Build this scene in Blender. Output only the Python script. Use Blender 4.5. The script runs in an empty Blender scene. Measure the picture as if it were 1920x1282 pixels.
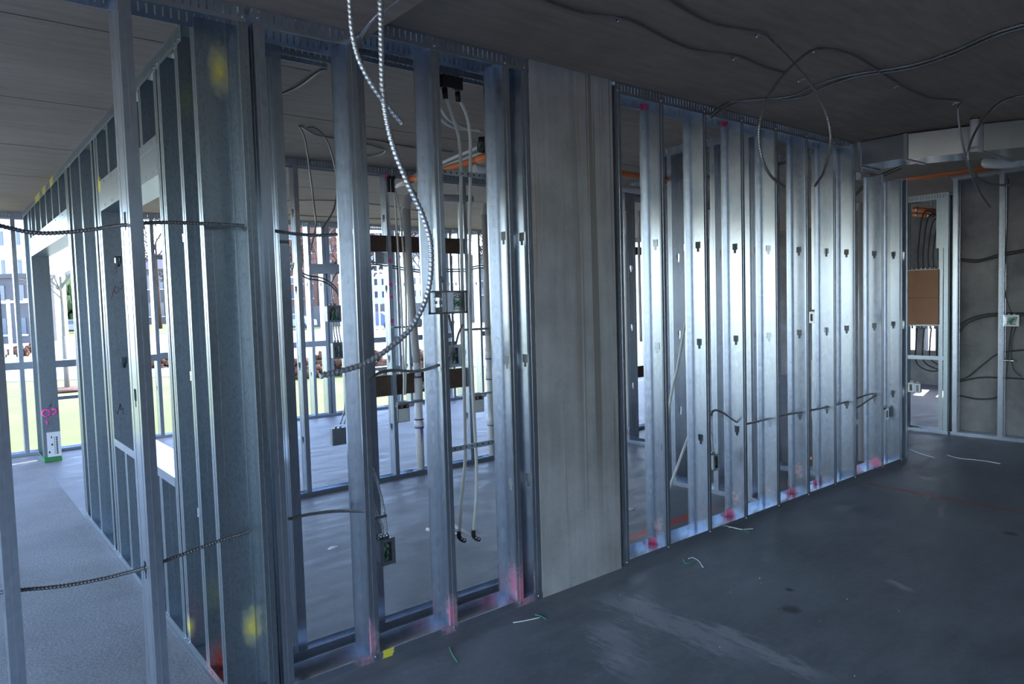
import bpy, bmesh, math, random
from mathutils import Vector, Matrix
R_ = random.Random(7)
SC = bpy.context.scene
COL = SC.collection

# ------------------------------------------------------------------ camera, sky, sun, exposure
CAM_H = 1.51
FPX = 1334.0
CX, CY = 960.0, 641.0
AX = [(0.7749523, -0.63135946, -0.0288819),      # rows: image right, image down, forward (in world X, Y, Z)
      (-0.05708462, -0.02441029, -0.99807088),
      (0.62943648, 0.77510604, -0.05495773)]
cam_d = bpy.data.cameras.new('camera')
cam_d.sensor_width = 36.0
cam_d.lens = FPX / 1920.0 * 36.0
cam_d.clip_end = 1500
cam = bpy.data.objects.new('camera', cam_d)
COL.objects.link(cam)
r0, r1, r2 = [Vector(a) for a in AX]
cam.matrix_world = Matrix(((r0.x, -r1.x, -r2.x, 0), (r0.y, -r1.y, -r2.y, 0), (r0.z, -r1.z, -r2.z, CAM_H), (0, 0, 0, 1)))
SC.camera = cam

SUN_EL, SUN_AZ = math.radians(38), math.radians(14)       # azimuth from +X towards +Y
world = bpy.data.worlds.new('world'); SC.world = world
world.use_nodes = True
wn = world.node_tree.nodes; wl = world.node_tree.links
sky = wn.new('ShaderNodeTexSky'); sky.sky_type = 'NISHITA'
sky.sun_disc = False; sky.sun_elevation = SUN_EL; sky.sun_rotation = math.pi / 2 - SUN_AZ
sky.air_density = 1.0; sky.dust_density = .6; sky.ozone_density = 1.0
tint = wn.new('ShaderNodeMix'); tint.data_type = 'RGBA'; tint.blend_type = 'MULTIPLY'; tint.inputs[0].default_value = 1
tint.inputs[7].default_value = (.94, .97, 1.10, 1); wl.new(sky.outputs[0], tint.inputs[6])     # cool white balance of the shade
wl.new(tint.outputs[2], wn['Background'].inputs[0])
wn['Background'].inputs[1].default_value = 0.62
sun_d = bpy.data.lights.new('sun', 'SUN'); sun_d.energy = 4.2; sun_d.angle = math.radians(0.53); sun_d.color = (1, .93, .82)
sun = bpy.data.objects.new('sun', sun_d); COL.objects.link(sun)
sdir = Vector((math.cos(SUN_AZ) * math.cos(SUN_EL), math.sin(SUN_AZ) * math.cos(SUN_EL), math.sin(SUN_EL)))
sun.rotation_euler = (-sdir).to_track_quat('-Z', 'Y').to_euler()
sun.location = sdir * 60
vs = SC.view_settings
vs.view_transform = 'Standard'; vs.look = 'None'; vs.gamma = 1; vs.use_curve_mapping = False
vs.exposure = 1.2
SC.cycles.max_bounces = 10; SC.cycles.diffuse_bounces = 6; SC.cycles.glossy_bounces = 6
SC.cycles.sample_clamp_indirect = 8.0

# ------------------------------------------------------------------ photo pixel -> point on a known plane
def ray(x, y):
    a, b = x - CX, y - CY
    return r0 * a + r1 * b + r2 * FPX
def _pl(x, y, i, v):
    d = ray(x, y); o = Vector((0, 0, CAM_H))
    return o + d * ((v - o[i]) / d[i])
def at_x(x, y, v): return _pl(x, y, 0, v)
def at_y(x, y, v): return _pl(x, y, 1, v)
def at_z(x, y, v): return _pl(x, y, 2, v)

# ------------------------------------------------------------------ materials
def new_mat(name):
    m = bpy.data.materials.new(name); m.use_nodes = True
    return m, m.node_tree.nodes, m.node_tree.links, m.node_tree.nodes['Principled BSDF']
def ramp(n, stops):
    r = n.new('ShaderNodeValToRGB'); e = r.color_ramp.elements
    e[0].position, e[0].color = stops[0][0], (*stops[0][1], 1)
    e[1].position, e[1].color = stops[-1][0], (*stops[-1][1], 1)
    for p, c in stops[1:-1]:
        k = e.new(p); k.color = (*c, 1)
    return r
def noise(n, l, vec, scale, detail=4, rough=.6, dim=None):
    t = n.new('ShaderNodeTexNoise'); t.inputs['Scale'].default_value = scale
    t.inputs['Detail'].default_value = detail; t.inputs['Roughness'].default_value = rough
    if vec is not None: l.new(vec, t.inputs['Vector'])
    return t
def mapping(n, l, src, scale=(1, 1, 1), rot=(0, 0, 0)):
    m = n.new('ShaderNodeMapping'); m.inputs['Scale'].default_value = scale; m.inputs['Rotation'].default_value = rot
    l.new(src, m.inputs['Vector']); return m.outputs[0]
def mix(n, l, fac, a, b):
    m = n.new('ShaderNodeMix'); m.data_type = 'RGBA'
    for s, v in ((m.inputs[0], fac), (m.inputs[6], a), (m.inputs[7], b)):
        if hasattr(v, 'links'): l.new(v, s)
        elif isinstance(v, (int, float)): s.default_value = v
        else: s.default_value = (*v, 1)
    return m.outputs[2]
def math_(n, l, op, a, b=0.0, clamp=False):
    m = n.new('ShaderNodeMath'); m.operation = op; m.use_clamp = clamp
    for s, v in ((m.inputs[0], a), (m.inputs[1], b)):
        if hasattr(v, 'links'): l.new(v, s)
        else: s.default_value = v
    return m.outputs[0]
def world_pos(n):
    return n.new('ShaderNodeNewGeometry').outputs['Position']
def spot(n, l, pos, c, r, soft=.6, nz=None):
    """mask of a paint blotch: ellipsoid with centre c and radii r"""
    s = n.new('ShaderNodeVectorMath'); s.operation = 'SUBTRACT'; l.new(pos, s.inputs[0]); s.inputs[1].default_value = c
    d = n.new('ShaderNodeVectorMath'); d.operation = 'DIVIDE'; l.new(s.outputs[0], d.inputs[0]); d.inputs[1].default_value = r
    ln = n.new('ShaderNodeVectorMath'); ln.operation = 'LENGTH'; l.new(d.outputs[0], ln.inputs[0])
    v = ln.outputs['Value']
    if nz is not None:
        v = math_(n, l, 'ADD', v, math_(n, l, 'MULTIPLY', math_(n, l, 'SUBTRACT', nz, .5), .9))
    mr = n.new('ShaderNodeMapRange'); mr.inputs[1].default_value = 1.0; mr.inputs[2].default_value = 1.0 - soft
    l.new(v, mr.inputs[0]); return mr.outputs[0]
def segment_mask(n, l, pos, a, b, w, nz=None, amp=.6):
    """mask of a sprayed or scuffed stripe on the floor from a to b"""
    ax, ay, bx, by = a[0], a[1], b[0], b[1]
    L = math.hypot(bx - ax, by - ay); ux, uy = (bx - ax) / L, (by - ay) / L
    s = n.new('ShaderNodeVectorMath'); s.operation = 'SUBTRACT'; l.new(pos, s.inputs[0]); s.inputs[1].default_value = (ax, ay, 0)
    def dot(v):
        d = n.new('ShaderNodeVectorMath'); d.operation = 'DOT_PRODUCT'; l.new(s.outputs[0], d.inputs[0]); d.inputs[1].default_value = v
        return d.outputs['Value']
    t, q = dot((ux, uy, 0)), math_(n, l, 'ABSOLUTE', dot((-uy, ux, 0)))
    if nz is not None: q = math_(n, l, 'ADD', q, math_(n, l, 'MULTIPLY', math_(n, l, 'SUBTRACT', nz, .5), w * amp * 2))
    m = n.new('ShaderNodeMapRange'); m.inputs[1].default_value = w; m.inputs[2].default_value = w * .3; l.new(q, m.inputs[0])
    e = n.new('ShaderNodeMapRange'); e.inputs[1].default_value = 0; e.inputs[2].default_value = w; l.new(t, e.inputs[0])
    f = n.new('ShaderNodeMapRange'); f.inputs[1].default_value = L; f.inputs[2].default_value = L - w * 2; l.new(t, f.inputs[0])
    return math_(n, l, 'MULTIPLY', m.outputs[0], math_(n, l, 'MULTIPLY', e.outputs[0], f.outputs[0]))

def galv(name, col=(.57, .62, .69), rough=.25, spangle=.16, sp_scale=70, spots=()):
    m, n, l, b = new_mat(name)
    tc = n.new('ShaderNodeTexCoord').outputs['Object']; pos = world_pos(n)
    v = n.new('ShaderNodeTexVoronoi'); v.inputs['Scale'].default_value = sp_scale; l.new(mapping(n, l, pos, (1, 1, .6)), v.inputs['Vector'])
    bw = n.new('ShaderNodeRGBToBW'); l.new(v.outputs['Color'], bw.inputs[0])
    st = noise(n, l, mapping(n, l, pos, (26, 26, .5)), 1.0, 3)
    val = math_(n, l, 'ADD', math_(n, l, 'MULTIPLY', bw.outputs[0], spangle), math_(n, l, 'MULTIPLY', st.outputs[0], .24))
    lo = tuple(c * .80 for c in col); hi = tuple(min(1, c * 1.12) for c in col)
    rp = ramp(n, [(.02, lo), (.42, hi)]); l.new(val, rp.inputs[0])
    c = rp.outputs[0]
    nz = noise(n, l, pos, 38, 3).outputs[0]
    met = None
    for (cc, ctr, rad, soft) in spots:
        k = spot(n, l, pos, ctr, rad, soft, nz)
        c = mix(n, l, k, c, cc)
        met = k if met is None else math_(n, l, 'MAXIMUM', met, k)
    l.new(c, b.inputs['Base Color'])
    if met is None: b.inputs['Metallic'].default_value = .92
    else:
        l.new(math_(n, l, 'MULTIPLY', math_(n, l, 'SUBTRACT', 1.0, met), .92), b.inputs['Metallic'])
    rr = n.new('ShaderNodeMapRange'); l.new(bw.outputs[0], rr.inputs[0])
    rr.inputs[3].default_value = rough - .015; rr.inputs[4].default_value = rough + .02
    l.new(rr.outputs[0], b.inputs['Roughness'])
    return m
def plain(name, col, rough=.5, metal=0.0, var=.12, scale=30, bump=0.0):
    m, n, l, b = new_mat(name)
    nz = noise(n, l, world_pos(n), scale, 4)
    rp = ramp(n, [(.3, tuple(c * (1 - var) for c in col)), (.7, tuple(min(1, c * (1 + var)) for c in col))])
    l.new(nz.outputs[0], rp.inputs[0]); l.new(rp.outputs[0], b.inputs['Base Color'])
    b.inputs['Roughness'].default_value = rough; b.inputs['Metallic'].default_value = metal
    if bump:
        bp = n.new('ShaderNodeBump'); bp.inputs['Strength'].default_value = bump; bp.inputs['Distance'].default_value = .01
        l.new(nz.outputs[0], bp.inputs['Height']); l.new(bp.outputs[0], b.inputs['Normal'])
    return m

PINK = (.80, .10, .22); YEL = (.62, .52, .10); RED = (.55, .06, .03); GRN = (.05, .25, .09); HOT = (.95, .06, .36)
pk = []
def pkp(c, p, r, soft=.8): pk.append((c, tuple(p), r, soft))
# pink, red and yellow spray marks left by the layout crew
for px, py, rr in ((678, 1200, .05), (835, 1150, .045), (975, 1100, .06)):
    pkp(PINK, at_y(px, py, 2.72), (rr * 1.5, .12, rr * 2.6), .95)
for px, py in ((1225, 1018), (1368, 963), (1485, 922), (1532, 905)): pkp(PINK, at_y(px, py, 2.82), (.045, .045, .05))
for px, py in ((1240, 985), (1385, 930), (1435, 920), (1500, 880)): pkp((.62, .30, .26), at_y(px, py, 2.78), (.05, .06, .10), .95)
pkp(PINK, at_y(1640, 868, 2.75), (.07, .09, .07)); pkp(PINK, at_y(1555, 900, 2.72), (.05, .04, .06))
pkp(PINK, at_y(1208, 200, 2.83), (.05, .03, .02), .3); pkp(PINK, at_y(1358, 232, 2.83), (.05, .03, .02), .3)
pkp((.72, .62, .06), at_y(728, 1222, 2.687), (.03, .02, .05), .25)
STEEL = galv('galvanised_steel')
STEEL_MARK = galv('galvanised_steel_marked', spots=pk)
hv = [(YEL, (.816, 6.9 + .5 * k, 2.61), (.02, .12 if k != 2 else .22, .05), .2) for k in range(3)]
hv += [(YEL, (.90, 2.83, 2.43), (.05, .04, .12), .9), (YEL, (.92, 2.83, .25), (.05, .04, .1), .9), (RED, (.87, 3.03, .04), (.09, .14, .14), .8),
       (YEL, (.816, 3.36, .10), (.03, .05, .06), .8), (GRN, (.9, 8.75, .02), (.4, .3, .055), .3), (YEL, (.816, 4.86, 2.28), (.02, .05, .05), .2)]
STEEL_HEAVY_SHADE = galv('galvanised_steel_heavy_shade', (.36, .41, .445), .30, .5, 140, hv)  # heavy-gauge left wall steel; in the panel bay its darker colour stands for shade
STEEL_SHINY = galv('galvanised_sheet_shiny', (.47, .48, .47), .24, .08, 160)
CABLE = plain('armoured_cable_steel', (.50, .52, .56), .38, .75, .1, 200)
CABLE_DK = plain('armoured_cable_dark', (.30, .295, .295), .38, .88, .1, 200)
CABLE_BLK = plain('dark_sheathed_cable', (.06, .058, .056), .5, .4, .1, 200)
ZINC = plain('zinc_box', (.46, .48, .50), .3, .95, .08, 60)
BLACK = plain('black_plastic', (.015, .015, .016), .45)
WHITE_P = plain('white_plastic', (.74, .73, .70), .35, 0, .04)
PEX = plain('translucent_white_tube', (.66, .65, .60), .3, 0, .05)
GREY_P = plain('grey_plastic_pipe', (.50, .48, .48), .4, 0, .05)
PURPLE = plain('purple_primer', (.10, .05, .32), .4, 0, .2, 90)
ORANGE = plain('orange_pipe', (.72, .19, .05), .4, 0, .08)
COPPER = plain('copper', (.55, .28, .16), .3, 1.0)
GREEN_W = plain('green_wire', (.05, .32, .16), .4)
WHITE_W = plain('white_wire', (.7, .7, .66), .4)
BOARD = plain('brown_plywood', (.10, .062, .042), .7, 0, .3, 18)
CARD = plain('cardboard', (.33, .17, .095), .8, 0, .08, 8)
INK_RED = plain('red_marker', (.22, .03, .04), .6)
INK = plain('black_marker', (.03, .03, .035), .6)
HOTPINK = plain('pink_spray', HOT, .7, 0, .1)
PAPER = plain('paper_label', (.72, .74, .78), .6, 0, .03)
SCREW = plain('screw_zinc', (.75, .76, .78), .25, 1.0)
SCRAP = plain('orange_scrap', (.50, .13, .07), .7)

def concrete_floor():
    m, n, l, b = new_mat('floor_concrete')
    pos = world_pos(n)
    big = noise(n, l, pos, .7, 6, .62); med = noise(n, l, mapping(n, l, pos, (1, 3.4, 1), (0, 0, .5)), 2.6, 8, .68); fine = noise(n, l, pos, 26, 5, .7)
    v = math_(n, l, 'ADD', math_(n, l, 'MULTIPLY', big.outputs[0], .5), math_(n, l, 'ADD', math_(n, l, 'MULTIPLY', med.outputs[0], .4), math_(n, l, 'MULTIPLY', fine.outputs[0], .14)))
    rp = ramp(n, [(.38, (.115, .117, .125)), (.52, (.19, .193, .205)), (.66, (.275, .278, .29))]); l.new(v, rp.inputs[0])
    c = rp.outputs[0]
    # pale dusty scuffs
    sn = noise(n, l, mapping(n, l, pos, (6, 1.6, 1), (0, 0, -.6)), 4.5, 10, .8).outputs[0]
    for a, bb, w in (((1120, 1110), (1460, 1250), .13), ((1330, 1170), (1560, 1282), .06), ((1110, 1160), (1200, 1240), .12), ((1130, 1215), (1220, 1275), .10), ((1660, 1085), (1715, 1112), .03)):
        p, q = at_z(*a, 0), at_z(*bb, 0)
        c = mix(n, l, math_(n, l, 'MULTIPLY', segment_mask(n, l, pos, p, q, w, sn, 2.6), .8), c, (.40, .40, .40))
    # sprayed layout lines
    for a, bb, w, col, k in (((1618, 905), (1925, 962), .045, (.42, .07, .02), .6), ((1170, 1012), (1345, 948), .05, (.70, .06, .03), .9)):
        p, q = at_z(*a, 0), at_z(*bb, 0)
        c = mix(n, l, math_(n, l, 'MULTIPLY', segment_mask(n, l, pos, p, q, w, fine.outputs[0], .8), k), c, col)
    for (px, py), rad in (((1482, 1142), .06), ((1480, 1105), .03), ((640, 905), .16), ((1895, 1000), .05)):
        p = at_z(px, py, 0)
        c = mix(n, l, math_(n, l, 'MULTIPLY', spot(n, l, pos, tuple(p), (rad, rad, .2), .6, fine.outputs[0]), .8), c, (.045, .035, .03))
    l.new(c, b.inputs['Base Color'])
    rr = n.new('ShaderNodeMapRange'); l.new(med.outputs[0], rr.inputs[0]); rr.inputs[1].default_value = .3; rr.inputs[2].default_value = .7
    rr.inputs[3].default_value = .42; rr.inputs[4].default_value = .70; l.new(rr.outputs[0], b.inputs['Roughness'])
    bp = n.new('ShaderNodeBump'); bp.inputs['Strength'].default_value = .25; bp.inputs['Distance'].default_value = .006
    l.new(math_(n, l, 'ADD', fine.outputs[0], med.outputs[0]), bp.inputs['Height']); l.new(bp.outputs[0], b.inputs['Normal'])
    return m
def rough_concrete():
    m, n, l, b = new_mat('rough_concrete')
    pos = world_pos(n)
    big = noise(n, l, pos, 1.1, 5, .6); fine = noise(n, l, mapping(n, l, pos, (1, 1, 1)), 60, 5, .75)
    v = math_(n, l, 'ADD', math_(n, l, 'MULTIPLY', big.outputs[0], .5), math_(n, l, 'MULTIPLY', fine.outputs[0], .5))
    rp = ramp(n, [(.36, (.19, .19, .195)), (.64, (.37, .37, .375))]); l.new(v, rp.inputs[0])
    l.new(rp.outputs[0], b.inputs['Base Color']); b.inputs['Roughness'].default_value = .9
    bp = n.new('ShaderNodeBump'); bp.inputs['Strength'].default_value = .7; bp.inputs['Distance'].default_value = .008
    l.new(fine.outputs[0], bp.inputs['Height']); l.new(bp.outputs[0], b.inputs['Normal'])
    return m
def ceiling_concrete():
    m, n, l, b = new_mat('ceiling_concrete')
    pos = world_pos(n)
    grain = noise(n, l, mapping(n, l, pos, (1.2, 9, 1)), 2.2, 8, .7); big = noise(n, l, pos, .8, 5)
    v = math_(n, l, 'ADD', math_(n, l, 'MULTIPLY', grain.outputs[0], .5), math_(n, l, 'MULTIPLY', big.outputs[0], .5))
    rp = ramp(n, [(.34, (.26, .195, .15)), (.5, (.34, .265, .21)), (.66, (.42, .34, .28))]); l.new(v, rp.inputs[0])
    l.new(rp.outputs[0], b.inputs['Base Color']); b.inputs['Roughness'].default_value = .8
    return m
def column_concrete():
    m, n, l, b = new_mat('cast_concrete')
    pos = world_pos(n)
    st = noise(n, l, mapping(n, l, pos, (16, 16, .9)), 1.0, 6, .65); big = noise(n, l, pos, 2.2, 6, .65); pit = noise(n, l, pos, 55, 4, .75)
    rp = ramp(n, [(.32, (.24, .235, .225)), (.5, (.36, .355, .345)), (.7, (.50, .495, .485))]); l.new(math_(n, l, 'ADD', math_(n, l, 'MULTIPLY', big.outputs[0], .65), math_(n, l, 'MULTIPLY', st.outputs[0], .35)), rp.inputs[0])
    c = rp.outputs[0]
    sep = n.new('ShaderNodeSeparateXYZ'); l.new(pos, sep.inputs[0])
    run = noise(n, l, mapping(n, l, pos, (30, 30, .22)), 1.0, 2, .5)
    rm = n.new('ShaderNodeMapRange'); l.new(run.outputs[0], rm.inputs[0]); rm.inputs[1].default_value = .50; rm.inputs[2].default_value = .53
    side = n.new('ShaderNodeMapRange'); l.new(sep.outputs[0], side.inputs[0]); side.inputs[1].default_value = 2.60; side.inputs[2].default_value = 2.68
    top = n.new('ShaderNodeMapRange'); l.new(sep.outputs[2], top.inputs[0]); top.inputs[1].default_value = .25; top.inputs[2].default_value = .9
    c = mix(n, l, math_(n, l, 'MULTIPLY', math_(n, l, 'MULTIPLY', rm.outputs[0], side.outputs[0]), math_(n, l, 'MULTIPLY', top.outputs[0], .75)), c, (.17, .155, .125))
    rs = noise(n, l, mapping(n, l, pos, (22, 22, .6)), 1.3, 3)
    r2_ = n.new('ShaderNodeMapRange'); l.new(rs.outputs[0], r2_.inputs[0]); r2_.inputs[1].default_value = .60; r2_.inputs[2].default_value = .68
    c = mix(n, l, math_(n, l, 'MULTIPLY', r2_.outputs[0], .5), c, (.30, .19, .09))
    pm = n.new('ShaderNodeMapRange'); l.new(pit.outputs[0], pm.inputs[0]); pm.inputs[1].default_value = .64; pm.inputs[2].default_value = .72
    c = mix(n, l, math_(n, l, 'MULTIPLY', pm.outputs[0], .6), c, (.09, .085, .075))
    l.new(c, b.inputs['Base Color']); b.inputs['Roughness'].default_value = .8
    bp = n.new('ShaderNodeBump'); bp.inputs['Strength'].default_value = .3; bp.inputs['Distance'].default_value = .004
    l.new(pit.outputs[0], bp.inputs['Height']); l.new(bp.outputs[0], b.inputs['Normal'])
    return m
FLOOR_M, ROUGH_M, CEIL_M, COLUMN_M = concrete_floor(), rough_concrete(), ceiling_concrete(), column_concrete()

# ------------------------------------------------------------------ mesh helpers
class MB:
    def __init__(s): s.v, s.f, s.sm = [], [], []
    def box(s, x0, x1, y0, y1, z0, z1):
        k = len(s.v)
        s.v += [(x, y, z) for z in (z0, z1) for (x, y) in ((x0, y0), (x1, y0), (x1, y1), (x0, y1))]
        s.f += [(k, k + 3, k + 2, k + 1), (k + 4, k + 5, k + 6, k + 7)] + [(k + i, k + (i + 1) % 4, k + 4 + (i + 1) % 4, k + 4 + i) for i in range(4)]
        s.sm += [False] * 6; return s
    def prism(s, poly, z0, z1):
        k, n = len(s.v), len(poly)
        s.v += [(p[0], p[1], z0) for p in poly] + [(p[0], p[1], z1) for p in poly]
        s.f += [tuple(range(k + n - 1, k - 1, -1)), tuple(range(k + n, k + 2 * n))] + [(k + i, k + (i + 1) % n, k + n + (i + 1) % n, k + n + i) for i in range(n)]
        s.sm += [False] * (n + 2); return s
    def tube(s, pts, r, seg=8, thread=0.0, pitch=.011, per=5, cap=True, taper=None):
        pts = [Vector(p) for p in pts]
        if thread:                               # resample finely so that the spiral armour shows
            out, step = [], pitch / per
            acc = [0.0]
            for a, b in zip(pts, pts[1:]): acc.append(acc[-1] + (b - a).length)
            n = max(2, int(acc[-1] / step)); j = 0
            for i in range(n + 1):
                d = acc[-1] * i / n
                while j < len(acc) - 2 and acc[j + 1] < d: j += 1
                t = (d - acc[j]) / max(1e-9, acc[j + 1] - acc[j]); out.append(pts[j].lerp(pts[j + 1], t))
            pts = out
        k0 = len(s.v); up = None
        for i, p in enumerate(pts):
            d = (pts[min(i + 1, len(pts) - 1)] - pts[max(i - 1, 0)]).normalized()
            if up is None:
                up = Vector((0, 0, 1)) if abs(d.z) < .9 else Vector((1, 0, 0))
            up = (up - d * up.dot(d)).normalized(); sd = d.cross(up)
            rr = r if taper is None else r + (taper - r) * i / (len(pts) - 1)
            for j in range(seg):
                a = 2 * math.pi * j / seg
                q = rr * (1 + thread * math.sin(2 * math.pi * i / per + a)) if thread else rr
                s.v.append(tuple(p + up * (math.cos(a) * q) + sd * (math.sin(a) * q)))
        for i in range(len(pts) - 1):
            for j in range(seg):
                a, b = k0 + i * seg + j, k0 + i * seg + (j + 1) % seg
                s.f.append((a, b, b + seg, a + seg)); s.sm.append(True)
        if cap:
            s.f.append(tuple(range(k0 + seg - 1, k0 - 1, -1))); e = k0 + (len(pts) - 1) * seg
            s.f.append(tuple(range(e, e + seg))); s.sm += [False, False]
        return s
    def lump(s, c, r, rng, nu=8, nv=5, j=.25):
        k = len(s.v)
        s.v.append((c[0], c[1], c[2] + r[2]))
        for i in range(1, nv):
            for q in range(nu):
                th, ph = math.pi * i / nv, 2 * math.pi * q / nu; w = 1 + rng.uniform(-j, j)
                s.v.append((c[0] + r[0] * w * math.sin(th) * math.cos(ph), c[1] + r[1] * w * math.sin(th) * math.sin(ph), c[2] + r[2] * w * math.cos(th)))
        s.v.append((c[0], c[1], c[2] - r[2])); e = len(s.v) - 1
        for q in range(nu): s.f.append((k, k + 1 + q, k + 1 + (q + 1) % nu)); s.sm.append(True)
        for i in range(nv - 2):
            for q in range(nu):
                a, b = k + 1 + i * nu + q, k + 1 + i * nu + (q + 1) % nu
                s.f.append((a, a + nu, b + nu, b)); s.sm.append(True)
        for q in range(nu): s.f.append((e, k + 1 + (nv - 2) * nu + (q + 1) % nu, k + 1 + (nv - 2) * nu + q)); s.sm.append(True)
        return s
    def mesh(s, name, mat):
        m = bpy.data.meshes.new(name); m.from_pydata(s.v, [], s.f); m.update()
        m.polygons.foreach_set('use_smooth', s.sm); m.materials.append(mat); return m
    def build(s, name, mat, parent=None):
        return link(name, s.mesh(name, mat), parent)
def link(name, mesh, parent=None, loc=None):
    o = bpy.data.objects.new(name, mesh); COL.objects.link(o)
    if loc is not None: o.location = loc
    if parent is not None: o.parent = parent
    return o
def tag(o, label, cat, group=None):
    o['label'] = label; o['category'] = cat
    if group: o['group'] = group
    return o
def struct(o, label=None):
    o['kind'] = 'structure'
    if label: o['label'] = label
    return o
def empty(name, loc=(0, 0, 0)):
    o = bpy.data.objects.new(name, None); COL.objects.link(o); o.empty_display_size = .1
    return o
def spline(pts, n=8):
    """Catmull-Rom through the points"""
    P = [Vector(p) for p in pts]; P = [P[0] * 2 - P[1]] + P + [P[-1] * 2 - P[-2]]; out = []
    for i in range(1, len(P) - 2):
        a, b, c, d = P[i - 1], P[i], P[i + 1], P[i + 2]
        for k in range(n):
            t = k / n
            out.append(.5 * ((2 * b) + (c - a) * t + (2 * a - 5 * b + 4 * c - d) * t * t + (3 * b - a - 3 * c + d) * t ** 3))
    out.append(P[-2]); return out

# ------------------------------------------------------------------ setting: slabs, column, concrete wall
struct(MB().box(.80, 14, -6, 9.46, -.28, 0).build('floor', FLOOR_M))
struct(MB().box(-3.6, .80, -6, 9.46, -.28, -.0015).build('floor_left', ROUGH_M))
struct(MB().box(1.475, 14, -6, 9.46, 2.70, 2.95).build('ceiling', CEIL_M))
struct(MB().box(-3.6, 1.475, -6, 9.46, 2.635, 2.95).build('ceiling_left', CEIL_M))
seams = [(-3.6, 1.475, y, 2.635) for y in (3.25, 4.47, 5.69, 6.91)] + [(1.475, 5.6, y, 2.70) for y in (4.28, 6.72)]
CE = {2.635: bpy.data.objects['ceiling_left'], 2.70: bpy.data.objects['ceiling']}
SEAM = plain('form_joint', (.11, .085, .07), .9)
for x0, x1, y, z in seams: MB().box(x0 + .02, x1 - .02, y - .002, y + .002, z - .0015, z + .002).build('form_seam', SEAM, CE[z])
struct(MB().box(2.338, 2.93, 2.687, 3.02, 0, 2.70).build('column', COLUMN_M), 'stained cast concrete column between the two stud frames')
WALL_M = plain('blotched_concrete', (.185, .18, .175), .85, 0, .38, 2.6, .3)
struct(MB().box(8.36, 8.6, -6, 2.86, 0, 2.70).build('wall_right', WALL_M))
struct(MB().box(-3.6, 14, -6, -5.8, 0, 2.63).build('wall_back', WALL_M))
wfm_ = MB().box(12.4, 12.6, -5.8, 3.9, 0, 2.70).box(12.4, 12.6, 5.3, 9.2, 0, 2.70).box(12.4, 12.6, 3.9, 5.3, 0, .55).box(12.4, 12.6, 3.9, 5.3, 1.3, 2.70)
for y in (4.1, 4.42, 4.72, 5.0): wfm_.box(12.4, 12.6, y, y + .12, .55, 1.3)
struct(wfm_.build('wall_far', WALL_M))
struct(MB().box(8.6, 12.4, 2.3, 2.45, 0, 2.70).build('wall_far_side', WALL_M))
struct(MB().box(-3.6, 14, -6, 9.46, 2.95, 4.3).build('upper_shadow_block', ROUGH_M), 'unseen upper block added for its shadow on the ground')  # unseen mass added on top; its height sets how far the shadow reaches

# ------------------------------------------------------------------ steel framing
_mc = {}
def stud_mesh(axis, depth, h, s, knocks, mat, fl=.041, lip=.011, t=.0016):
    key = (axis, depth, round(h, 3), s, knocks, mat.name, fl)
    if key in _mc: return _mc[key]
    m = MB(); kw = .019
    def bx(u0, u1, v0, v1, z0, z1):
        u0, u1 = min(u0, u1), max(u0, u1)
        if axis == 'x': m.box(u0, u1, v0, v1, z0, z1)
        else: m.box(v0, v1, u0, u1, z0, z1)
    c = depth / 2; w0, w1 = 0, s * t
    if knocks:
        bx(w0, w1, 0, c - kw, 0, h); bx(w0, w1, c + kw, depth, 0, h); z = 0
        for k in knocks:
            bx(w0, w1, c - kw, c + kw, z, k - .042)
            bx(w0, w1, c - kw, c - kw * .48, k - .042, k - .020); bx(w0, w1, c + kw * .48, c + kw, k - .042, k - .020)
            z = k + .022
        bx(w0, w1, c - kw, c + kw, z, h)
    else: bx(w0, w1, 0, depth, 0, h)
    bx(w1, s * fl, 0, t, 0, h); bx(w1, s * fl, depth - t, depth, 0, h)
    bx(s * (fl - t), s * fl, t, lip, 0, h); bx(s * (fl - t), s * fl, depth - lip, depth - t, 0, h)
    # rolled stiffening beads on web and flanges
    for q in (.22, .78): bx(-s * .0012, 0, depth * q - .003, depth * q + .003, 0, h)
    bx(s * fl * .45, s * fl * .55, -.001, 0, 0, h)
    _mc[key] = m.mesh('stud', mat); return _mc[key]
KN = (.61, 1.225, 1.84)
def stud(par, axis, x, y, depth, z0, z1, s, mat=STEEL, knocks=KN, fl=.041):
    """x, y: corner where the web meets the flange nearest the camera; s: side to which the channel opens"""
    kn = tuple(round(k - z0, 3) for k in knocks if z0 + .08 < k < z1 - .08) if knocks else ()
    return link('stud', stud_mesh(axis, depth, z1 - z0, s, kn, mat, fl), par, (x, y, z0))
def track(par, axis, a0, a1, b0, b1, z, top, mat=STEEL, leg=None, slots=True, name=None, t=.0016):
    m = MB(); leg = leg or (.065 if top else .034); sg = -1 if top else 1
    def bx(u0, u1, v0, v1, z0, z1):
        z0, z1 = min(z0, z1), max(z0, z1)
        if axis == 'x': m.box(u0, u1, v0, v1, z0, z1)
        else: m.box(v0, v1, u0, u1, z0, z1)
    bx(a0, a1, b0, b1, z, z + sg * t)
    for v in (b0 - t, b1):
        if top and slots:
            bx(a0, a1, v, v + t, z, z - .013); bx(a0, a1, v, v + t, z - .048, z - leg)
            n = int((a1 - a0) / .027)
            for i in range(n):
                u = a0 + (a1 - a0) * i / n; bx(u, u + (a1 - a0) / n - .006, v, v + t, z - .013, z - .048)
        else: bx(a0, a1, v, v + t, z, z + sg * leg)
    return m.build(name or ('top_track' if top else 'bottom_track'), mat, par)
_scr = MB().tube([(0, 0, 0), (0, -.004, 0)], .006, 6).mesh('screw', SCREW)
_scrx = MB().tube([(0, 0, 0), (-.004, 0, 0)], .006, 6).mesh('screw', SCREW)
def screw(par, p, axis='x'): return link('screw', _scr if axis == 'x' else _scrx, par, p)

YW, D6 = 2.687, .152
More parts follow.
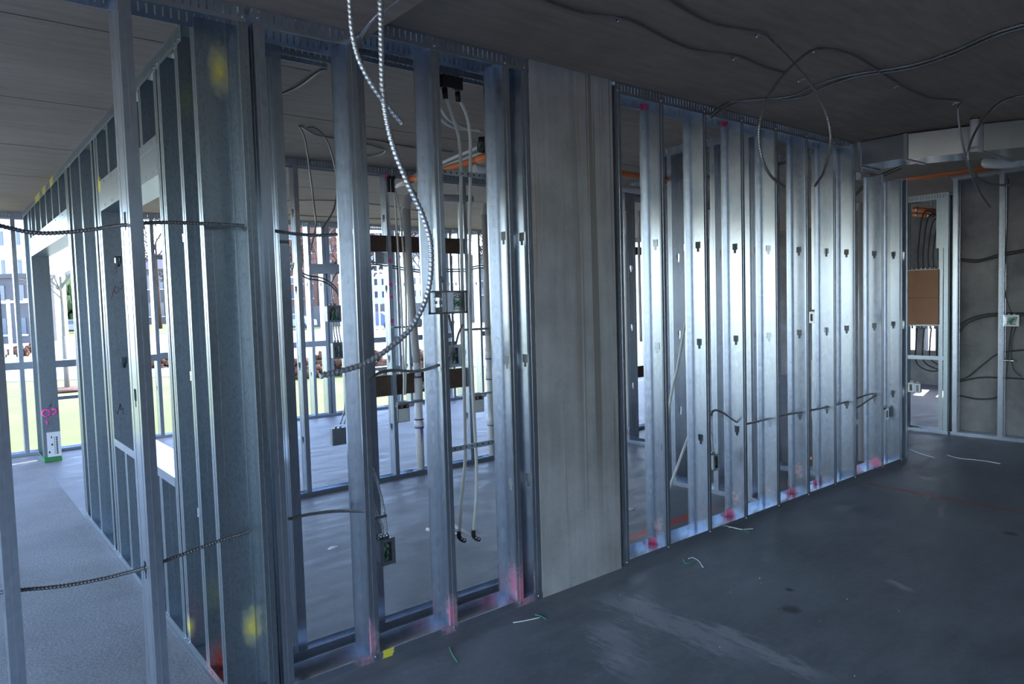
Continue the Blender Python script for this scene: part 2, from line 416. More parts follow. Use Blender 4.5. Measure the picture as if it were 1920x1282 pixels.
# front frame, part that runs past the corner of the left-hand wall
wfl = struct(empty('wall_front_left'), 'open steel stud frame crossing in front of the rough slab')
track(wfl, 'x', -1.6, .962, YW, YW + D6, 2.635, True); track(wfl, 'x', -1.6, .80, YW, YW + D6, 0, False)
for x in (-.685, -.28, .125, .536): stud(wfl, 'x', x, YW, D6, .002, 2.60, 1)
stud(wfl, 'x', .966, YW, D6, .002, 2.60, -1, STEEL_HEAVY_SHADE, None, .036)
screw(wfl, (.95, YW - .0016, 2.59))
# front frame between corner and column
wfm = struct(empty('wall_front_middle'), 'steel stud frame between the corner and the concrete column')
track(wfm, 'x', .985, 1.435, YW, YW + D6, 2.635, True); track(wfm, 'x', 1.478, 2.334, YW, YW + D6, 2.70, True)
track(wfm, 'x', .985, 2.334, YW, YW + D6, 0, False, STEEL_MARK)
for x, s in ((.986, 1), (1.405, -1), (1.810, -1), (2.210, -1), (2.328, -1)):
    stud(wfm, 'x', x, YW, D6, .002, 2.62 if x < 1.45 else 2.68, s, STEEL_MARK)
    for z in (.02, 2.6 if x < 1.45 else 2.655): screw(wfm, (x + s * .02, YW - .0016, z))
# second, shallower row of framing right behind it
wfi = struct(empty('wall_front_inner'), 'shallow second row of steel framing behind the front frame')
track(wfi, 'x', 1.0, 2.334, 2.925, 2.988, 0, False); track(wfi, 'x', 1.0, 1.42, 2.925, 2.988, 2.635, True); track(wfi, 'x', 1.478, 2.334, 2.925, 2.988, 2.70, True)
for x in (1.141, 1.522, 1.93): stud(wfi, 'x', x, 2.925, .063, .002, 2.61 if x < 1.45 else 2.68, 1, STEEL, None)
# front frame beyond the column
wfr = struct(empty('wall_front_right'), 'long steel stud frame from the concrete column to the corridor end')
track(wfr, 'x', 2.955, 5.73, YW, YW + D6, 2.70, True); track(wfr, 'x', 2.955, 6.725, YW, YW + D6, 0, False, STEEL_MARK)
for x in (2.957, 3.328, 3.743, 4.148, 4.556, 4.969, 5.377, 5.705, 6.20, 6.57, 6.68):
    if x == 2.957: stud(wfr, 'x', x, YW, D6, .002, 2.68, 1, STEEL, None)
    else: stud(wfr, 'x', x + .041, YW, D6, .002, 2.68 if x < 5.72 else 2.49, -1, STEEL_MARK, KN if x < 6.6 else None)
    screw(wfr, (x + .02, YW - .0016, .02))
    if x < 5.72: screw(wfr, (x + .02, YW - .0016, 2.655))

# left-hand wall with window and door openings
XB, XB2 = .816, .968
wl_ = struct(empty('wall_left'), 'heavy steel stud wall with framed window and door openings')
track(wl_, 'y', 3.0, 9.36, XB, XB2, 2.635, True, STEEL_HEAVY_SHADE, slots=True); track(wl_, 'y', 2.85, 6.2, XB, XB2, 0, False, STEEL_HEAVY_SHADE)
track(wl_, 'y', 8.72, 9.36, XB, XB2, 0, False, STEEL_HEAVY_SHADE)
B = lambda y, z0, z1, kn=KN, fl=.05, s=1: stud(wl_, 'y', XB, y, XB2 - XB, z0, z1, s, STEEL_HEAVY_SHADE, kn, fl)
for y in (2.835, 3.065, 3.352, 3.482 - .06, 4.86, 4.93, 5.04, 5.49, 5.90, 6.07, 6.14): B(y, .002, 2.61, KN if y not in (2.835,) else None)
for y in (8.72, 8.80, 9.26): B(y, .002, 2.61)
# window header, sill and cripples
def member(name, y0, y1, z0, z1, x0=XB, x1=XB2, mat=STEEL_HEAVY_SHADE):
    m = MB(); m.box(x0, x1, y0, y1, z0, z0 + .002); m.box(x0, x1, y0, y1, z1 - .002, z1); m.box(x0, x0 + .002, y0, y1, z0 + .002, z1 - .002); m.box(x1 - .002, x1, y0, y1, z0 + .002, z1 - .002)
    m.box(x0 - .001, x0, y0, y1, z0, z0 + .045); m.box(x0 - .001, x0, y0, y1, z1 - .045, z1)
    return m.build(name, mat, wl_)
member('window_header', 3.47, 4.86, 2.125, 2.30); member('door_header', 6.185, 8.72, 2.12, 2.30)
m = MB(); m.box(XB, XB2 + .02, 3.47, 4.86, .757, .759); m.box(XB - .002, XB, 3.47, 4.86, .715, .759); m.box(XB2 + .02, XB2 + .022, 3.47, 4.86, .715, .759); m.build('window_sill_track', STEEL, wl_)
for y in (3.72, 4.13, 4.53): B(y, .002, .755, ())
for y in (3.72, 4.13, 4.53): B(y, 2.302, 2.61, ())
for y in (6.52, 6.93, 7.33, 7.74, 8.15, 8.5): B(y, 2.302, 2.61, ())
for y in (3.03, 3.09, 3.38, 3.44, 4.89, 5.07, 5.52, 5.94, 6.1):
    screw(wl_, (XB - .0016, y, .02), 'y'); screw(wl_, (XB - .0016, y, 2.585), 'y')
for y in (3.55, 3.7, 3.9, 4.1, 4.3, 4.5, 4.7, 6.4, 6.8, 7.2, 7.6, 8.0, 8.4):
    screw(wl_, (XB - .001, y, 2.145), 'y'); screw(wl_, (XB - .001, y, 2.28), 'y')
# marks written on the jambs (flat strokes lying on the steel)
def strokes(par, name, lines, origin, ux, uy, w, mat, nrm):
    m = MB()
    for ln in lines:
        P = [Vector(origin) + Vector(ux) * a + Vector(uy) * b + Vector(nrm) * .001 for a, b in ln]
        m.tube(P, w, 5)
    return m.build(name, mat, par)
dig = {'1': [[(0, 0), (.25, .9)]], '0': [[(.1, 0), (-.1, .5), (.15, 1), (.45, .8), (.45, .3), (.1, 0)]], '2': [[(0, .8), (.3, 1), (.45, .7), (0, 0), (.5, .05)]],
       '3': [[(0, 1), (.4, 1), (.15, .6), (.4, .35), (0, 0)]], '/': [[(0, -.1), (.45, 1.1)]], '4': [[(.3, 1), (0, .4), (.5, .4)], [(.42, .8), (.36, -.1)]]}
yj = 4.858
ln = []
for ch, ox, oz, k in (('1', 0, 0, .055), ('0', .02, .03, .05), ('2', .05, .055, .05), ('3', .025, .15, .04), ('/', .085, .085, .06), ('4', .105, .125, .055)):
    for s_ in dig[ch]: ln.append([(ox + a * k, oz + b * k) for a, b in s_])
p0 = at_y(209, 560, yj)
strokes(wl_, 'pencilled_size', ln, p0, (1, 0, 0), (0, 0, 1), .0016, INK_RED, (0, -1, 0))
p0 = at_y(216, 776, yj)
strokes(wl_, 'pencilled_digit', [[(0, .02), (.012, -.002), (.03, .06), (.028, .02), (.05, .03)], [(.03, .06), (.045, -.005)]], p0, (1, 0, 0), (0, 0, 1), .0014, INK, (0, -1, 0))
yp = 8.718
p0 = at_y(81, 780, yp)
cir = [(.035 * math.cos(a) + .03, .035 * math.sin(a) + .03) for a in [k * .55 for k in range(12)]]
strokes(wl_, 'spray_mark', [cir], p0, (1, 0, 0), (0, 0, 1), .010, HOTPINK, (0, -1, 0))
strokes(wl_, 'spray_mark', [[(.075, .06), (.115, .065), (.12, .03), (.10, .01), (.085, .005)], [(.02, -.055), (.035, -.06), (.03, -.09)]], p0, (1, 0, 0), (0, 0, 1), .010, HOTPINK, (0, -1, 0))
a, b = at_y(90, 857, yp), at_y(113, 808, yp)
lab = MB().box(a.x, b.x, yp - .002, yp - .001, a.z, b.z).build('printed_label', PAPER, wl_)
w_, h_ = b.x - a.x, b.z - a.z
m = MB()
for i, (u0, u1) in enumerate(((.08, .2), (.30, .42), (.30, .38))): m.box(a.x + w_ * u0, a.x + w_ * u1, yp - .003, yp - .002, a.z + h_ * (.15 + .3 * i), a.z + h_ * (.23 + .3 * i))
for i in range(9): m.box(a.x + w_ * .52, a.x + w_ * .56, yp - .003, yp - .002, a.z + h_ * (.1 + .08 * i), a.z + h_ * (.15 + .08 * i)); m.box(a.x + w_ * .64, a.x + w_ * .78, yp - .003, yp - .002, a.z + h_ * (.1 + .08 * i), a.z + h_ * (.155 + .08 * i))
m.build('print', INK, lab)
# arrow pencilled on a stud flange
p0 = at_y(824, 525, YW)
strokes(wfm, 'pencilled_arrow', [[(0, .012), (.022, .02)], [(.012, .018), (.014, -.012), (.004, -.005)], [(.014, -.012), (.024, .0)]], p0, (1, 0, 0), (0, 0, 1), .0008, INK, (0, -1, 0))

# partition in the middle of the floor
YE = 5.45
we = struct(empty('wall_middle'), 'light steel stud partition across the middle of the floor')
track(we, 'x', 2.10, 5.61, YE, YE + .092, 2.70, True); track(we, 'x', 2.08, 5.61, YE, YE + .092, 0, False)
track(we, 'x', 5.78, 8.1, YE, YE + .092, 2.70, True); track(we, 'x', 5.78, 8.1, YE, YE + .092, 0, False)
for k in range(6): stud(we, 'x', 5.80 + .4064 * k, YE, .092, .002, 2.68, 1, STEEL, (.61, 1.22, 1.84), .038)
for k in range(9):
    if k == 8: continue
    stud(we, 'x', 2.262 + .4064 * k, YE, .092, .002, 2.68, 1, STEEL, (.46, 1.06, 1.67, 2.28), .038)
stud(we, 'x', 2.10, YE, .092, .002, 2.68, 1, STEEL, None, .038)
for py in (330, 489, 533, 557, 601):
    q = at_y(735 if py > 400 else 729, py, YE); xs = 2.262 + .4064 * 2
    MB().box(xs + .004, xs + .034, YE - .0022, YE - .0010, q.z - (.012 if py > 400 else .03), q.z + .012).build('spray_mark', HOTPINK, we)
# cross partitions behind the long frame
wc = struct(empty('wall_cross_near'), 'short steel cross partition right behind the long frame')
track(wc, 'y', 2.86, 3.80, 4.58, 4.73, 2.70, True); track(wc, 'y', 2.86, 3.80, 4.58, 4.73, 0, False)
for y in (2.90, 3.19, 3.59, 3.74): stud(wc, 'y', 4.58, y, .15, .002, 2.68, 1, STEEL)
wg = struct(empty('wall_cross_far'), 'long steel cross partition meeting the far end of the frame')
track(wg, 'y', 2.86, 6.6, 5.62, 5.77, 2.70, True); track(wg, 'y', 2.86, 6.6, 5.62, 5.77, 0, False)
for k in range(9): stud(wg, 'y', 5.62, 2.95 + .4064 * k + (.02 if k > 4 else 0), .15, .002, 2.68, 1, STEEL)
# outer wall with window frames
YD = 9.30
wd = struct(empty('wall_rear'), 'outer steel stud wall facing the lawn with window rails')
track(wd, 'x', -3.4, 1.46, YD, YD + .152, 2.635, True); track(wd, 'x', 1.48, 13.8, YD, YD + .152, 2.70, True); track(wd, 'x', -3.4, 13.8, YD, YD + .152, 0, False)
dst = [-3.3, -2.9, -1.7, -1.3, -.5, .02, .42, .70, .98, 1.42, 2.06, 2.95, 3.38, 4.02, 4.22, 4.33, 4.52, 4.72, 5.42, 5.55, 5.95, 6.38, 6.5, 6.9, 7.6, 7.72, 8.3, 8.9, 9.1, 9.7, 10.3, 10.9, 11.5, 12.2, 13]
for i, x in enumerate(dst): stud(wd, 'x', x, YD, .152, .002, 2.60 if x < 1.46 else 2.68, 1 if i % 3 else -1, STEEL, (.61, 1.84))
def rail(x0, x1, z, h=.075): MB().box(x0, x1, YD, YD + .152, z, z + .002).box(x0, x1, YD - .002, YD, z - h, z + .002).box(x0, x1, YD + .152, YD + .154, z - h, z + .002).build('window_rail', STEEL, wd)
for x0, x1, z in ((-.5, .98, 1.02), (.98, 2.06, 1.015), (2.06, 3.38, 1.03), (3.38, 4.22, 1.06), (4.52, 5.42, 1.06), (5.55, 6.38, 1.06), (6.9, 7.6, 1.06), (7.72, 8.9, 1.06), (9.1, 10.3, 1.06)): rail(x0, x1, z)
rail(.98, 1.42, .615, .035); rail(4.52, 5.42, .62, .04); rail(4.02, 4.8, 2.12, .13)
rail(2.06, 3.38, 2.2, .04)
# furring studs before the concrete wall, with the panel bay
XF = 8.20
wf = struct(empty('wall_furring'), 'steel furring frame standing off the concrete wall')
track(wf, 'y', -.6, 2.86, XF, XF + .092, 0, False); track(wf, 'y', -.6, 2.86, XF, XF + .092, 2.70, True, slots=False)
for y in (2.80, 2.392, 1.985, 1.58, 1.17, .77): stud(wf, 'y', XF, y, .092, .002, 2.68, 1, STEEL, None)
wp = struct(empty('wall_panel_bay'), 'steel framing around the breaker panel opening')
track(wp, 'y', 2.875, 4.2, XF - .02, XF + .13, 0, False); track(wp, 'y', 2.875, 4.2, XF - .02, XF + .13, 2.52, True, STEEL_HEAVY_SHADE)
for y, s in ((2.878, 1), (3.30, 1), (3.72, 1), (4.12, 1)): stud(wp, 'y', XF - .02, y, .15, .002, 2.49, s, STEEL_HEAVY_SHADE, None)  # darker steel colour puts shade on these studs
MB().box(XF - .024, XF - .021, 2.875, 2.99, 1.95, 2.46).box(XF - .024, XF - .021, 2.925, 2.965, .04, 1.95).build('cover_plate', STEEL_HEAVY_SHADE, wp)  # shade put into the plate colour, against its bright reflection

# ------------------------------------------------------------------ cables
def cable(name, pts, r, label, mat=CABLE, thread=.16, group=None, pitch=.011, seg=8, parent=None, cat='cable'):
    m = MB(); m.tube(spline(pts, 10), r, seg, thread, pitch)
    o = m.build(name, mat, parent)
    if label: tag(o, label, cat, group)
    return o
def Y_(v, *px): return [at_y(x, y, v) for x, y in px]
def X_(v, *px): return [at_x(x, y, v) for x, y in px]
def Z_(v, *px): return [at_z(x, y, v) for x, y in px]
# two loose ends hanging near the middle frame
c1 = Y_(1.75, (655, 0), (660, 60), (673, 112), (700, 163), (730, 203), (755, 232))
cable('armoured_cable', [Vector((c1[0].x - .02, c1[0].y, 2.695)), Vector((c1[0].x - .008, c1[0].y, 2.52))] + c1, .0063, 'short armoured cable end hanging from ceiling, cut tip near the middle frame top', pitch=.0135)
c2 = Y_(1.75, (713, 0), (715, 90), (719, 185), (736, 270), (763, 340), (793, 405), (808, 465), (803, 545), (775, 608), (735, 648), (680, 683), (600, 705))
cable('armoured_cable', [Vector((c2[0].x - .01, c2[0].y, 2.695)), Vector((c2[0].x - .004, c2[0].y, 2.52))] + c2, .0076, 'long armoured cable hanging from ceiling and curling below the switch box', pitch=.0135)
# runs threaded through the front frame
cable('armoured_cable', Y_(2.763, (-160, 372), (-60, 405), (20, 428), (75, 437), (150, 433), (238, 421), (300, 417), (380, 419), (458, 423)), .0066, 'upper armoured cable sagging across the front frame over the rough slab', CABLE_DK)
cable('armoured_cable', Y_(2.763, (516, 433), (560, 439), (600, 441), (632, 439)), .0066, 'short upper cable run between two studs next to the corner', CABLE_DK)
cable('armoured_cable', Y_(2.763, (-120, 1120), (0, 1110), (36, 1106), (120, 1098), (200, 1083), (275, 1063), (340, 1040), (410, 1014), (467, 996)), .0066, 'lower armoured cable crossing the front frame at socket height', CABLE_DK)
cable('armoured_cable', Y_(2.763, (540, 973), (580, 964), (630, 958), (684, 958)), .0066, 'short lower cable run between corner and the stud carrying the open junction box', CABLE_DK)
cable('armoured_cable', Y_(2.763, (690, 716), (705, 702), (735, 694), (775, 696), (800, 692), (824, 684)), .0066, 'curved armoured cable between two middle studs below the switch box', CABLE_DK)
cable('armoured_cable', Y_(2.763, (1332, 778), (1340, 769), (1355, 773), (1385, 793), (1402, 794), (1440, 785), (1470, 778), (1503, 772), (1555, 762), (1600, 749), (1630, 739), (1644, 738)), .0066, 'armoured cable threaded through the knockouts of the long frame', CABLE_DK)
cable('armoured_cable', Y_(2.763, (1600, 766), (1612, 761), (1628, 750), (1643, 741)), .0066, 'short cable tail joining the threaded run near the corridor', CABLE_DK)

def clip(p, label):
    t = empty('cable_clip')
    MB().box(p.x - .010, p.x + .010, p.y - .018, p.y + .018, p.z - .004, p.z - .001).build('strap', ZINC, t)
    MB().tube([(p.x, p.y + .024, p.z), (p.x, p.y + .024, p.z - .012)], .005, 6).build('pin', SCREW, t)
    MB().box(p.x - .006, p.x + .006, p.y + .016, p.y + .032, p.z - .0035, p.z - .0005).build('red_washer', plain_red, t)
    tag(t, label, 'clip', 'cable clips on the dark ceiling')
plain_red = plain('red_plastic', (.30, .03, .03), .5)
ZC = 2.693
def on_c(*px): return Z_(ZC - .004, *px)
cable('armoured_cable', on_c((940, -30), (1020, 0), (1090, 24), (1165, 34), (1200, 47), (1250, 74), (1300, 93), (1380, 105), (1432, 126), (1475, 138)), .0063, 'cable clipped to the dark ceiling, running to the loop over the long frame', CABLE_DK)
l2 = on_c((1200, -40), (1255, 0), (1310, 34), (1350, 48), (1426, 62)); y2 = l2[-1].y
cable('armoured_cable', l2 + Y_(y2, (1447, 77), (1482, 112), (1522, 160), (1549, 212), (1557, 262), (1546, 318), (1528, 349)), .0063, 'cable leaving the ceiling in an arc whose tip points down by the long frame', CABLE_DK)
l3 = on_c((1800, 190), (1740, 184), (1690, 162), (1640, 128), (1590, 100), (1535, 92)); y3 = l3[-1].y
cable('armoured_cable', Y_(l3[0].y, (1857, 388), (1838, 362), (1816, 312), (1801, 250), (1796, 205)) + l3 + Y_(y3, (1503, 108), (1466, 145), (1437, 190), (1423, 240), (1427, 290), (1444, 328), (1471, 350)), .0063, 'cable with both ends dangling, one crossing the arc, one before the duct', CABLE_DK)
cable('armoured_cable', [at_z(1327, 218, 2.55)] + on_c((1362, 194), (1402, 188), (1480, 181), (1540, 156), (1605, 139), (1700, 124), (1780, 99), (1860, 64), (1930, 42), (2000, 15)), .0063, 'upper of two cables strapped together across the ceiling', CABLE_DK)
cable('armoured_cable', [at_z(1331, 222, 2.55)] + on_c((1372, 196), (1420, 189), (1500, 183), (1550, 162), (1612, 143), (1705, 129), (1785, 104), (1865, 69), (1935, 47), (2005, 21)), .0063, 'lower of two cables strapped together across the ceiling', CABLE_DK)
l5 = on_c((2000, 165), (1930, 178), (1898, 183)); y5 = l5[-1].y
cable('armoured_cable', l5 + Y_(y5, (1868, 197), (1838, 232), (1819, 270), (1816, 300), (1832, 331), (1860, 345), (1893, 347)), .0063, 'cable curling down in front of the metal duct, tip level', CABLE_DK)
for i, q in enumerate(((1167, 33), (1383, 106), (1428, 62), (1535, 91), (1605, 141), (1685, 160), (1795, 191), (1898, 182), (1505, 148))): clip(at_z(*q, 2.70), 'small zinc strap with red washer pinning a cable to the dark ceiling')
# cables in the room behind the middle frame
cable('armoured_cable', Z_(2.69, (480, 205), (520, 180), (560, 162), (597, 135), (612, 129)), .0063, 'dark cable across the room ceiling behind the corner', CABLE_DK, 0)
ya = at_z(560, 235, 2.69).y
cable('armoured_cable', Y_(ya, (560, 235), (572, 262), (582, 330), (590, 395), (592, 425), (583, 465)), .0063, 'cable drop hanging straight from the room ceiling', CABLE_DK, 0)
cable('armoured_cable', Y_(ya, (575, 240), (590, 240), (612, 262), (626, 305), (632, 350), (625, 395), (603, 432)), .0063, 'cable hanging in a wide curve from the room ceiling', CABLE_DK, 0)
cable('armoured_cable', Z_(2.69, (562, 236), (590, 252), (640, 260), (700, 262), (760, 274), (850, 285)), .0063, 'cable along the room ceiling between two drops', CABLE_DK, 0)
cable('armoured_cable', Z_(2.69, (680, 268), (720, 280), (715, 288), (690, 292), (640, 285)), .0063, 'cable bent back on itself on the room ceiling', CABLE_DK, 0)
cable('armoured_cable', Z_(2.69, (530, 376), (620, 376), (700, 383), (790, 396)), .0063, 'thin cable across the ceiling beyond the partition', CABLE_DK, 0)
cable('armoured_cable', Z_(2.69, (530, 402), (600, 406), (700, 410), (800, 412)), .0063, 'second thin cable across the ceiling beyond the partition', CABLE_DK, 0)
cable('armoured_cable', [at_z(742, 0, 2.63) - Vector((0, .25, 0)), at_z(720, 18, 2.64), at_z(690, 48, 2.61), at_y(672, 75, 2.76)], .0063, 'cable dropping from the ceiling step into the middle frame')

# ------------------------------------------------------------------ electrical boxes
def ebox(p, w, h, d, label, facing='x', wires=True, group=None, conn=2, name='junction_box', plate=None):
    """open steel box; p centre of the open face; facing -X ('x') or -Y ('y')"""
    t = empty(name); t.location = p
    if facing == 'y': t.rotation_euler = (0, 0, 0)
    else: t.rotation_euler = (0, 0, -math.pi / 2)
    k = .002; a, b = w / 2, h / 2
    MB().box(-a, a, d - k, d, -b, b).box(-a, -a + k, 0, d, -b, b).box(a - k, a, 0, d, -b, b).box(-a, a, 0, d, -b, -b + k).box(-a, a, 0, d, b - k, b).build('housing', ZINC, t)
    MB().box(-a - .006, -a + .012, -.002, 0, -b - .006, b + .006).box(a - .012, a + .006, -.002, 0, -b - .006, b + .006).box(-a + .012, a - .012, -.002, 0, b - .010, b + .006).box(-a + .012, a - .012, -.002, 0, -b - .006, -b + .010).build('rim', ZINC, t)
    if wires:
        rg = random.Random(int(abs(p.x * 1000)))
        for i in range(5):
            pts = [(rg.uniform(-a, a) * .7, rg.uniform(.2, .8) * d, rg.uniform(-b, b) * .85) for _ in range(5)]
            MB().tube(spline(pts, 5), .0022, 5).build('wire', [GREEN_W, GREEN_W, BLACK, WHITE_W, GREEN_W][i], t)
    for i in range(conn):
        x = (-a + w * (i + .5) / conn) * .7
        MB().tube([(x, d / 2, b), (x, d / 2, b + .022)], .011, 8).build('connector', ZINC, t)
    return tag(t, label, 'electrical box', group)
jb = at_y(727, 1034, 2.735)
ebox(jb, .062, .105, .055, 'open steel junction box with green wires and three cables low on a stud', 'y', conn=3)
cable('armoured_cable', [at_y(698, 878, 2.80), at_y(710, 912, 2.79), at_y(719, 950, 2.775), at_y(726, 1000, 2.763)], .006, 'cable entering the low junction box from high behind the stud')
cable('armoured_cable', [at_y(700, 945, 2.78), at_y(707, 965, 2.775), at_y(716, 985, 2.768), at_y(720, 1006, 2.763)], .006, 'middle cable entering the low junction box')
cable('armoured_cable', [at_y(700, 955, 2.77), at_y(704, 985, 2.765), at_y(707, 1010, 2.763)], .006, 'short cable beside the stud entering the low junction box')
p = at_y(712, 968, 2.75); tag(MB().box(p.x - .03, p.x + .03, 2.74, 2.745, p.z - .007, p.z + .007).build('cable_bracket', ZINC), 'small zinc cable bracket above the low junction box', 'bracket')
# switch box with its bracket plate on the third middle stud
sb = empty('switch_box'); q0, q1 = at_y(798, 545, 2.700), at_y(873, 588, 2.700); x0, x1, z0, z1 = q0.x, q1.x, at_y(840, 588, 2.7).z, at_y(840, 545, 2.7).z
xm, xn = at_y(842, 565, 2.7).x, at_y(846, 565, 2.7).x
m = MB(); yb = YW - .004
m.box(x0, x1, yb - .002, yb, z1 - .008, z1).box(x0, x1, yb - .002, yb, z0, z0 + .008).box(x0, x0 + .012, yb - .002, yb, z0, z1).box(xm - .03, xm - .022, yb - .002, yb, z0, z1)
m.box(x1 - .012, x1, yb - .002, yb, z0, z1).build('bracket_plate', ZINC, sb)
cx_ = (x0 + xm - .03) / 2 + .005; h2 = (z1 - z0)
m = MB(); m.box(cx_ - .017, cx_ + .017, yb - .003, yb - .001, z1 - .03, z1 - .008).box(cx_ - .017, cx_ + .017, yb - .003, yb - .001, z0 + .008, z0 + .03)
for s_ in (-1, 1):
    for zc in (.36, .64):
        pts = [(cx_ + s_ * .019 * math.cos(a_), yb - .002, z0 + h2 * zc + .02 * math.sin(a_)) for a_ in [-1.3 + .33 * i for i in range(9)]]
        m.tube(pts, .003, 5)
m.build('mounting_ring', ZINC, sb)
m = MB(); w0, w1 = xn, x1 - .012; k = .002
m.box(w0, w1, yb + .055, yb + .057, z0 + .008, z1 - .008).box(w0, w0 + k, yb, yb + .055, z0 + .008, z1 - .008).box(w1 - k, w1, yb, yb + .055, z0 + .008, z1 - .008).box(w0, w1, yb, yb + .055, z0 + .006, z0 + .008).box(w0, w1, yb, yb + .055, z1 - .008, z1 - .006)
m.build('housing', ZINC, sb)
for i in range(6):
    pts = [(R_.uniform(w0 + .01, w1 - .005), yb + R_.uniform(.01, .05), R_.uniform(z0 + .015, z1 - .015)) for _ in range(5)]
    MB().tube(spline(pts, 5), .0022, 5).build('wire', GREEN_W if i % 3 else WHITE_W, sb)
tag(sb, 'switch box on a slotted bracket plate, full of green wires, at mid height', 'electrical box')
cable('armoured_cable', Y_(2.74, (841, 590), (847, 615), (849, 640), (845, 665), (836, 688)), .006, 'cable dropping from the switch box beside the stud', CABLE_DK)
ebox(at_y(853, 667, 2.93), .062, .10, .05, 'small dark junction box hanging below the switch box', 'y')
cable('armoured_cable', Y_(2.95, (868, 608), (860, 625), (855, 645), (853, 655)), .005, 'thin cable rising from the small dark junction box', CABLE_DK, 0)
# boxes on the partition side of the room
t_a = ebox(at_y(627, 588, 5.46), .115, .125, .055, 'upper junction box hung on cables before the outer wall', 'y')
t_b = ebox(at_y(634, 657, 5.46), .08, .125, .055, 'lower junction box strapped under the upper one', 'y')
b6 = at_y(637, 818, 5.46); t = ebox(b6, .12, .13, .05, 'closed square steel box hanging low on two cables', 'y', wires=False)
MB().box(-.056, .056, -.004, -.002, -.06, .06).build('cover', ZINC, t)
for q in (t_a, t_b, t): MB().box(.03, 2.668 - q.location.x, .056, .060, -.01, .01).build('mounting_bar', ZINC, q)
for dx in (0, 7): cable('armoured_cable', Y_(5.48, (648 + dx, 735), (645 + dx, 770), (638 + dx, 795)), .006, 'one of two short cables carrying the low square box', CABLE_DK, 0, 'cables over the square box')
for dx, dy in ((0, 0), (2, 6)): cable('armoured_cable', Y_(5.48, (563 + dx, 510 + dy), (580, 517 + dy), (600, 520 + dy), (618, 528 + dy), (630, 540 + dy), (634, 552 + dy)), .006, 'one of two parallel cables sweeping to the upper junction box', CABLE_DK, 0, 'cable pair to the upper junction box')
for dx in (0, 5, 10): cable('armoured_cable', Y_(5.48, (624 + dx, 600), (626 + dx, 622), (630 + dx, 645)), .005, 'one of three cables between the stacked junction boxes', CABLE_DK, 0, 'cables between stacked boxes')
cable('armoured_cable', Y_(5.48, (632, 510), (624, 525), (621, 545), (626, 573)), .005, 'bowed cable above the upper junction box', CABLE_DK, 0)
cable('armoured_cable', Y_(5.40, (535, 470), (541, 490), (548, 505), (551, 492)), .005, 'cable ending in a point beside the first partition stud', CABLE_DK, 0)
for dy in (0, 4): cable('armoured_cable', Y_(5.50, (690, 491 + dy), (715, 493 + dy), (745, 500 + dy), (785, 506 + dy), (800, 507 + dy)), .006, 'one of two level cables through the partition studs', CABLE_DK, 0, 'cable pair in the partition')
for dy in (0, 4): cable('armoured_cable', Y_(5.50, (830, 505 + dy), (870, 504 + dy), (900, 498 + dy), (925, 503 + dy)), .006, 'one of two cables through the partition near the concrete column', CABLE_DK, 0, 'cable pair in the partition by the column')
p = at_y(719, 484, 5.5); tag(MB().box(p.x - .09, p.x + .09, 5.48, 5.50, p.z - .05, p.z + .05).build('blocking_plate', STEEL), 'flat steel blocking plate under the upper brown board', 'plate')
ebox(at_y(1343, 866, 2.80), .055, .10, .05, 'narrow open junction box low in the long frame', 'y')
cable('armoured_cable', [at_y(1330, 796, 2.84), at_y(1334, 820, 2.82), at_y(1339, 850, 2.815)], .006, 'cable feeding the narrow junction box in the long frame')
ebox(at_y(1663, 776, 2.78), .05, .085, .05, 'small steel box on the last stud before the corridor', 'y', wires=False)
ebox(at_x(1522, 595, 5.56), .045, .08, .05, 'dark box fixed to the cross partition behind the frame', 'x', wires=False)

# ------------------------------------------------------------------ pipes and boards in the partition
def pipe(name, pts, r, mat, label, cat='pipe', group=None, n=8, seg=14, hang=False):
    m = MB().tube(spline(pts, n), r, seg)
    if hang:
        t = empty(name); m.build('pipe_run', mat, t); a, b = Vector(pts[0]), Vector(pts[-1])
        for f in (.2, .8):
            c = a.lerp(b, f); MB().tube([(c.x, c.y, c.z + r * .8), (c.x, c.y, 2.699)], .004, 6).build('hanger_rod', ZINC, t); MB().tube([(c.x - .012, c.y, c.z), (c.x + .012, c.y, c.z)] if abs(b.x - a.x) > abs(b.y - a.y) else [(c.x, c.y - .012, c.z), (c.x, c.y + .012, c.z)], r * 1.08, 14).build('hanger_ring', ZINC, t)
        return tag(t, label, cat, group)
    return tag(m.build(name, mat), label, cat, group)
def board(px0, py0, px1, py1, lab, Yv=5.49):
    a, b = at_y(px0, py0, Yv), at_y(px1, py1, Yv)
    tag(MB().box(a.x, b.x, Yv, Yv + .018, b.z, a.z).build('backing_board', BOARD), lab, 'board')
board(688, 440, 873, 476, 'upper brown plywood backing board in the partition'); board(700, 706, 880, 724, 'lower brown plywood backing board in the partition')
dp = empty('drain_pipe'); yd_ = 5.50
b0 = at_y(789, 880, yd_); xx = b0.x
MB().tube([(xx, yd_, .03), (xx, yd_, 1.0)], .036, 16).build('lower_pipe', WHITE_P, dp)
MB().tube([(xx, yd_, .42), (xx, yd_, .47)], .043, 16).build('coupling', WHITE_P, dp); MB().tube([(xx, yd_, .66), (xx, yd_, .86)], .043, 16).build('tee', WHITE_P, dp)
MB().tube([(xx, yd_, .76), (xx + .05, yd_, .79), (xx + .16, yd_, .78)], .036, 14).build('branch', WHITE_P, dp)
for z in (.405, .48, .655, .865): MB().tube([(xx, yd_, z), (xx, yd_, z + .012)], .0445, 16).build('primer_ring', PURPLE, dp)
MB().tube([(xx - .005, yd_ - .036, .41), (xx - .004, yd_ - .0365, .27)], .007, 6, taper=.002).tube([(xx + .014, yd_ - .034, .41), (xx + .02, yd_ - .0335, .31)], .005, 6, taper=.001).build('primer_drip', PURPLE, dp)
xt = at_y(763, 420, yd_).x
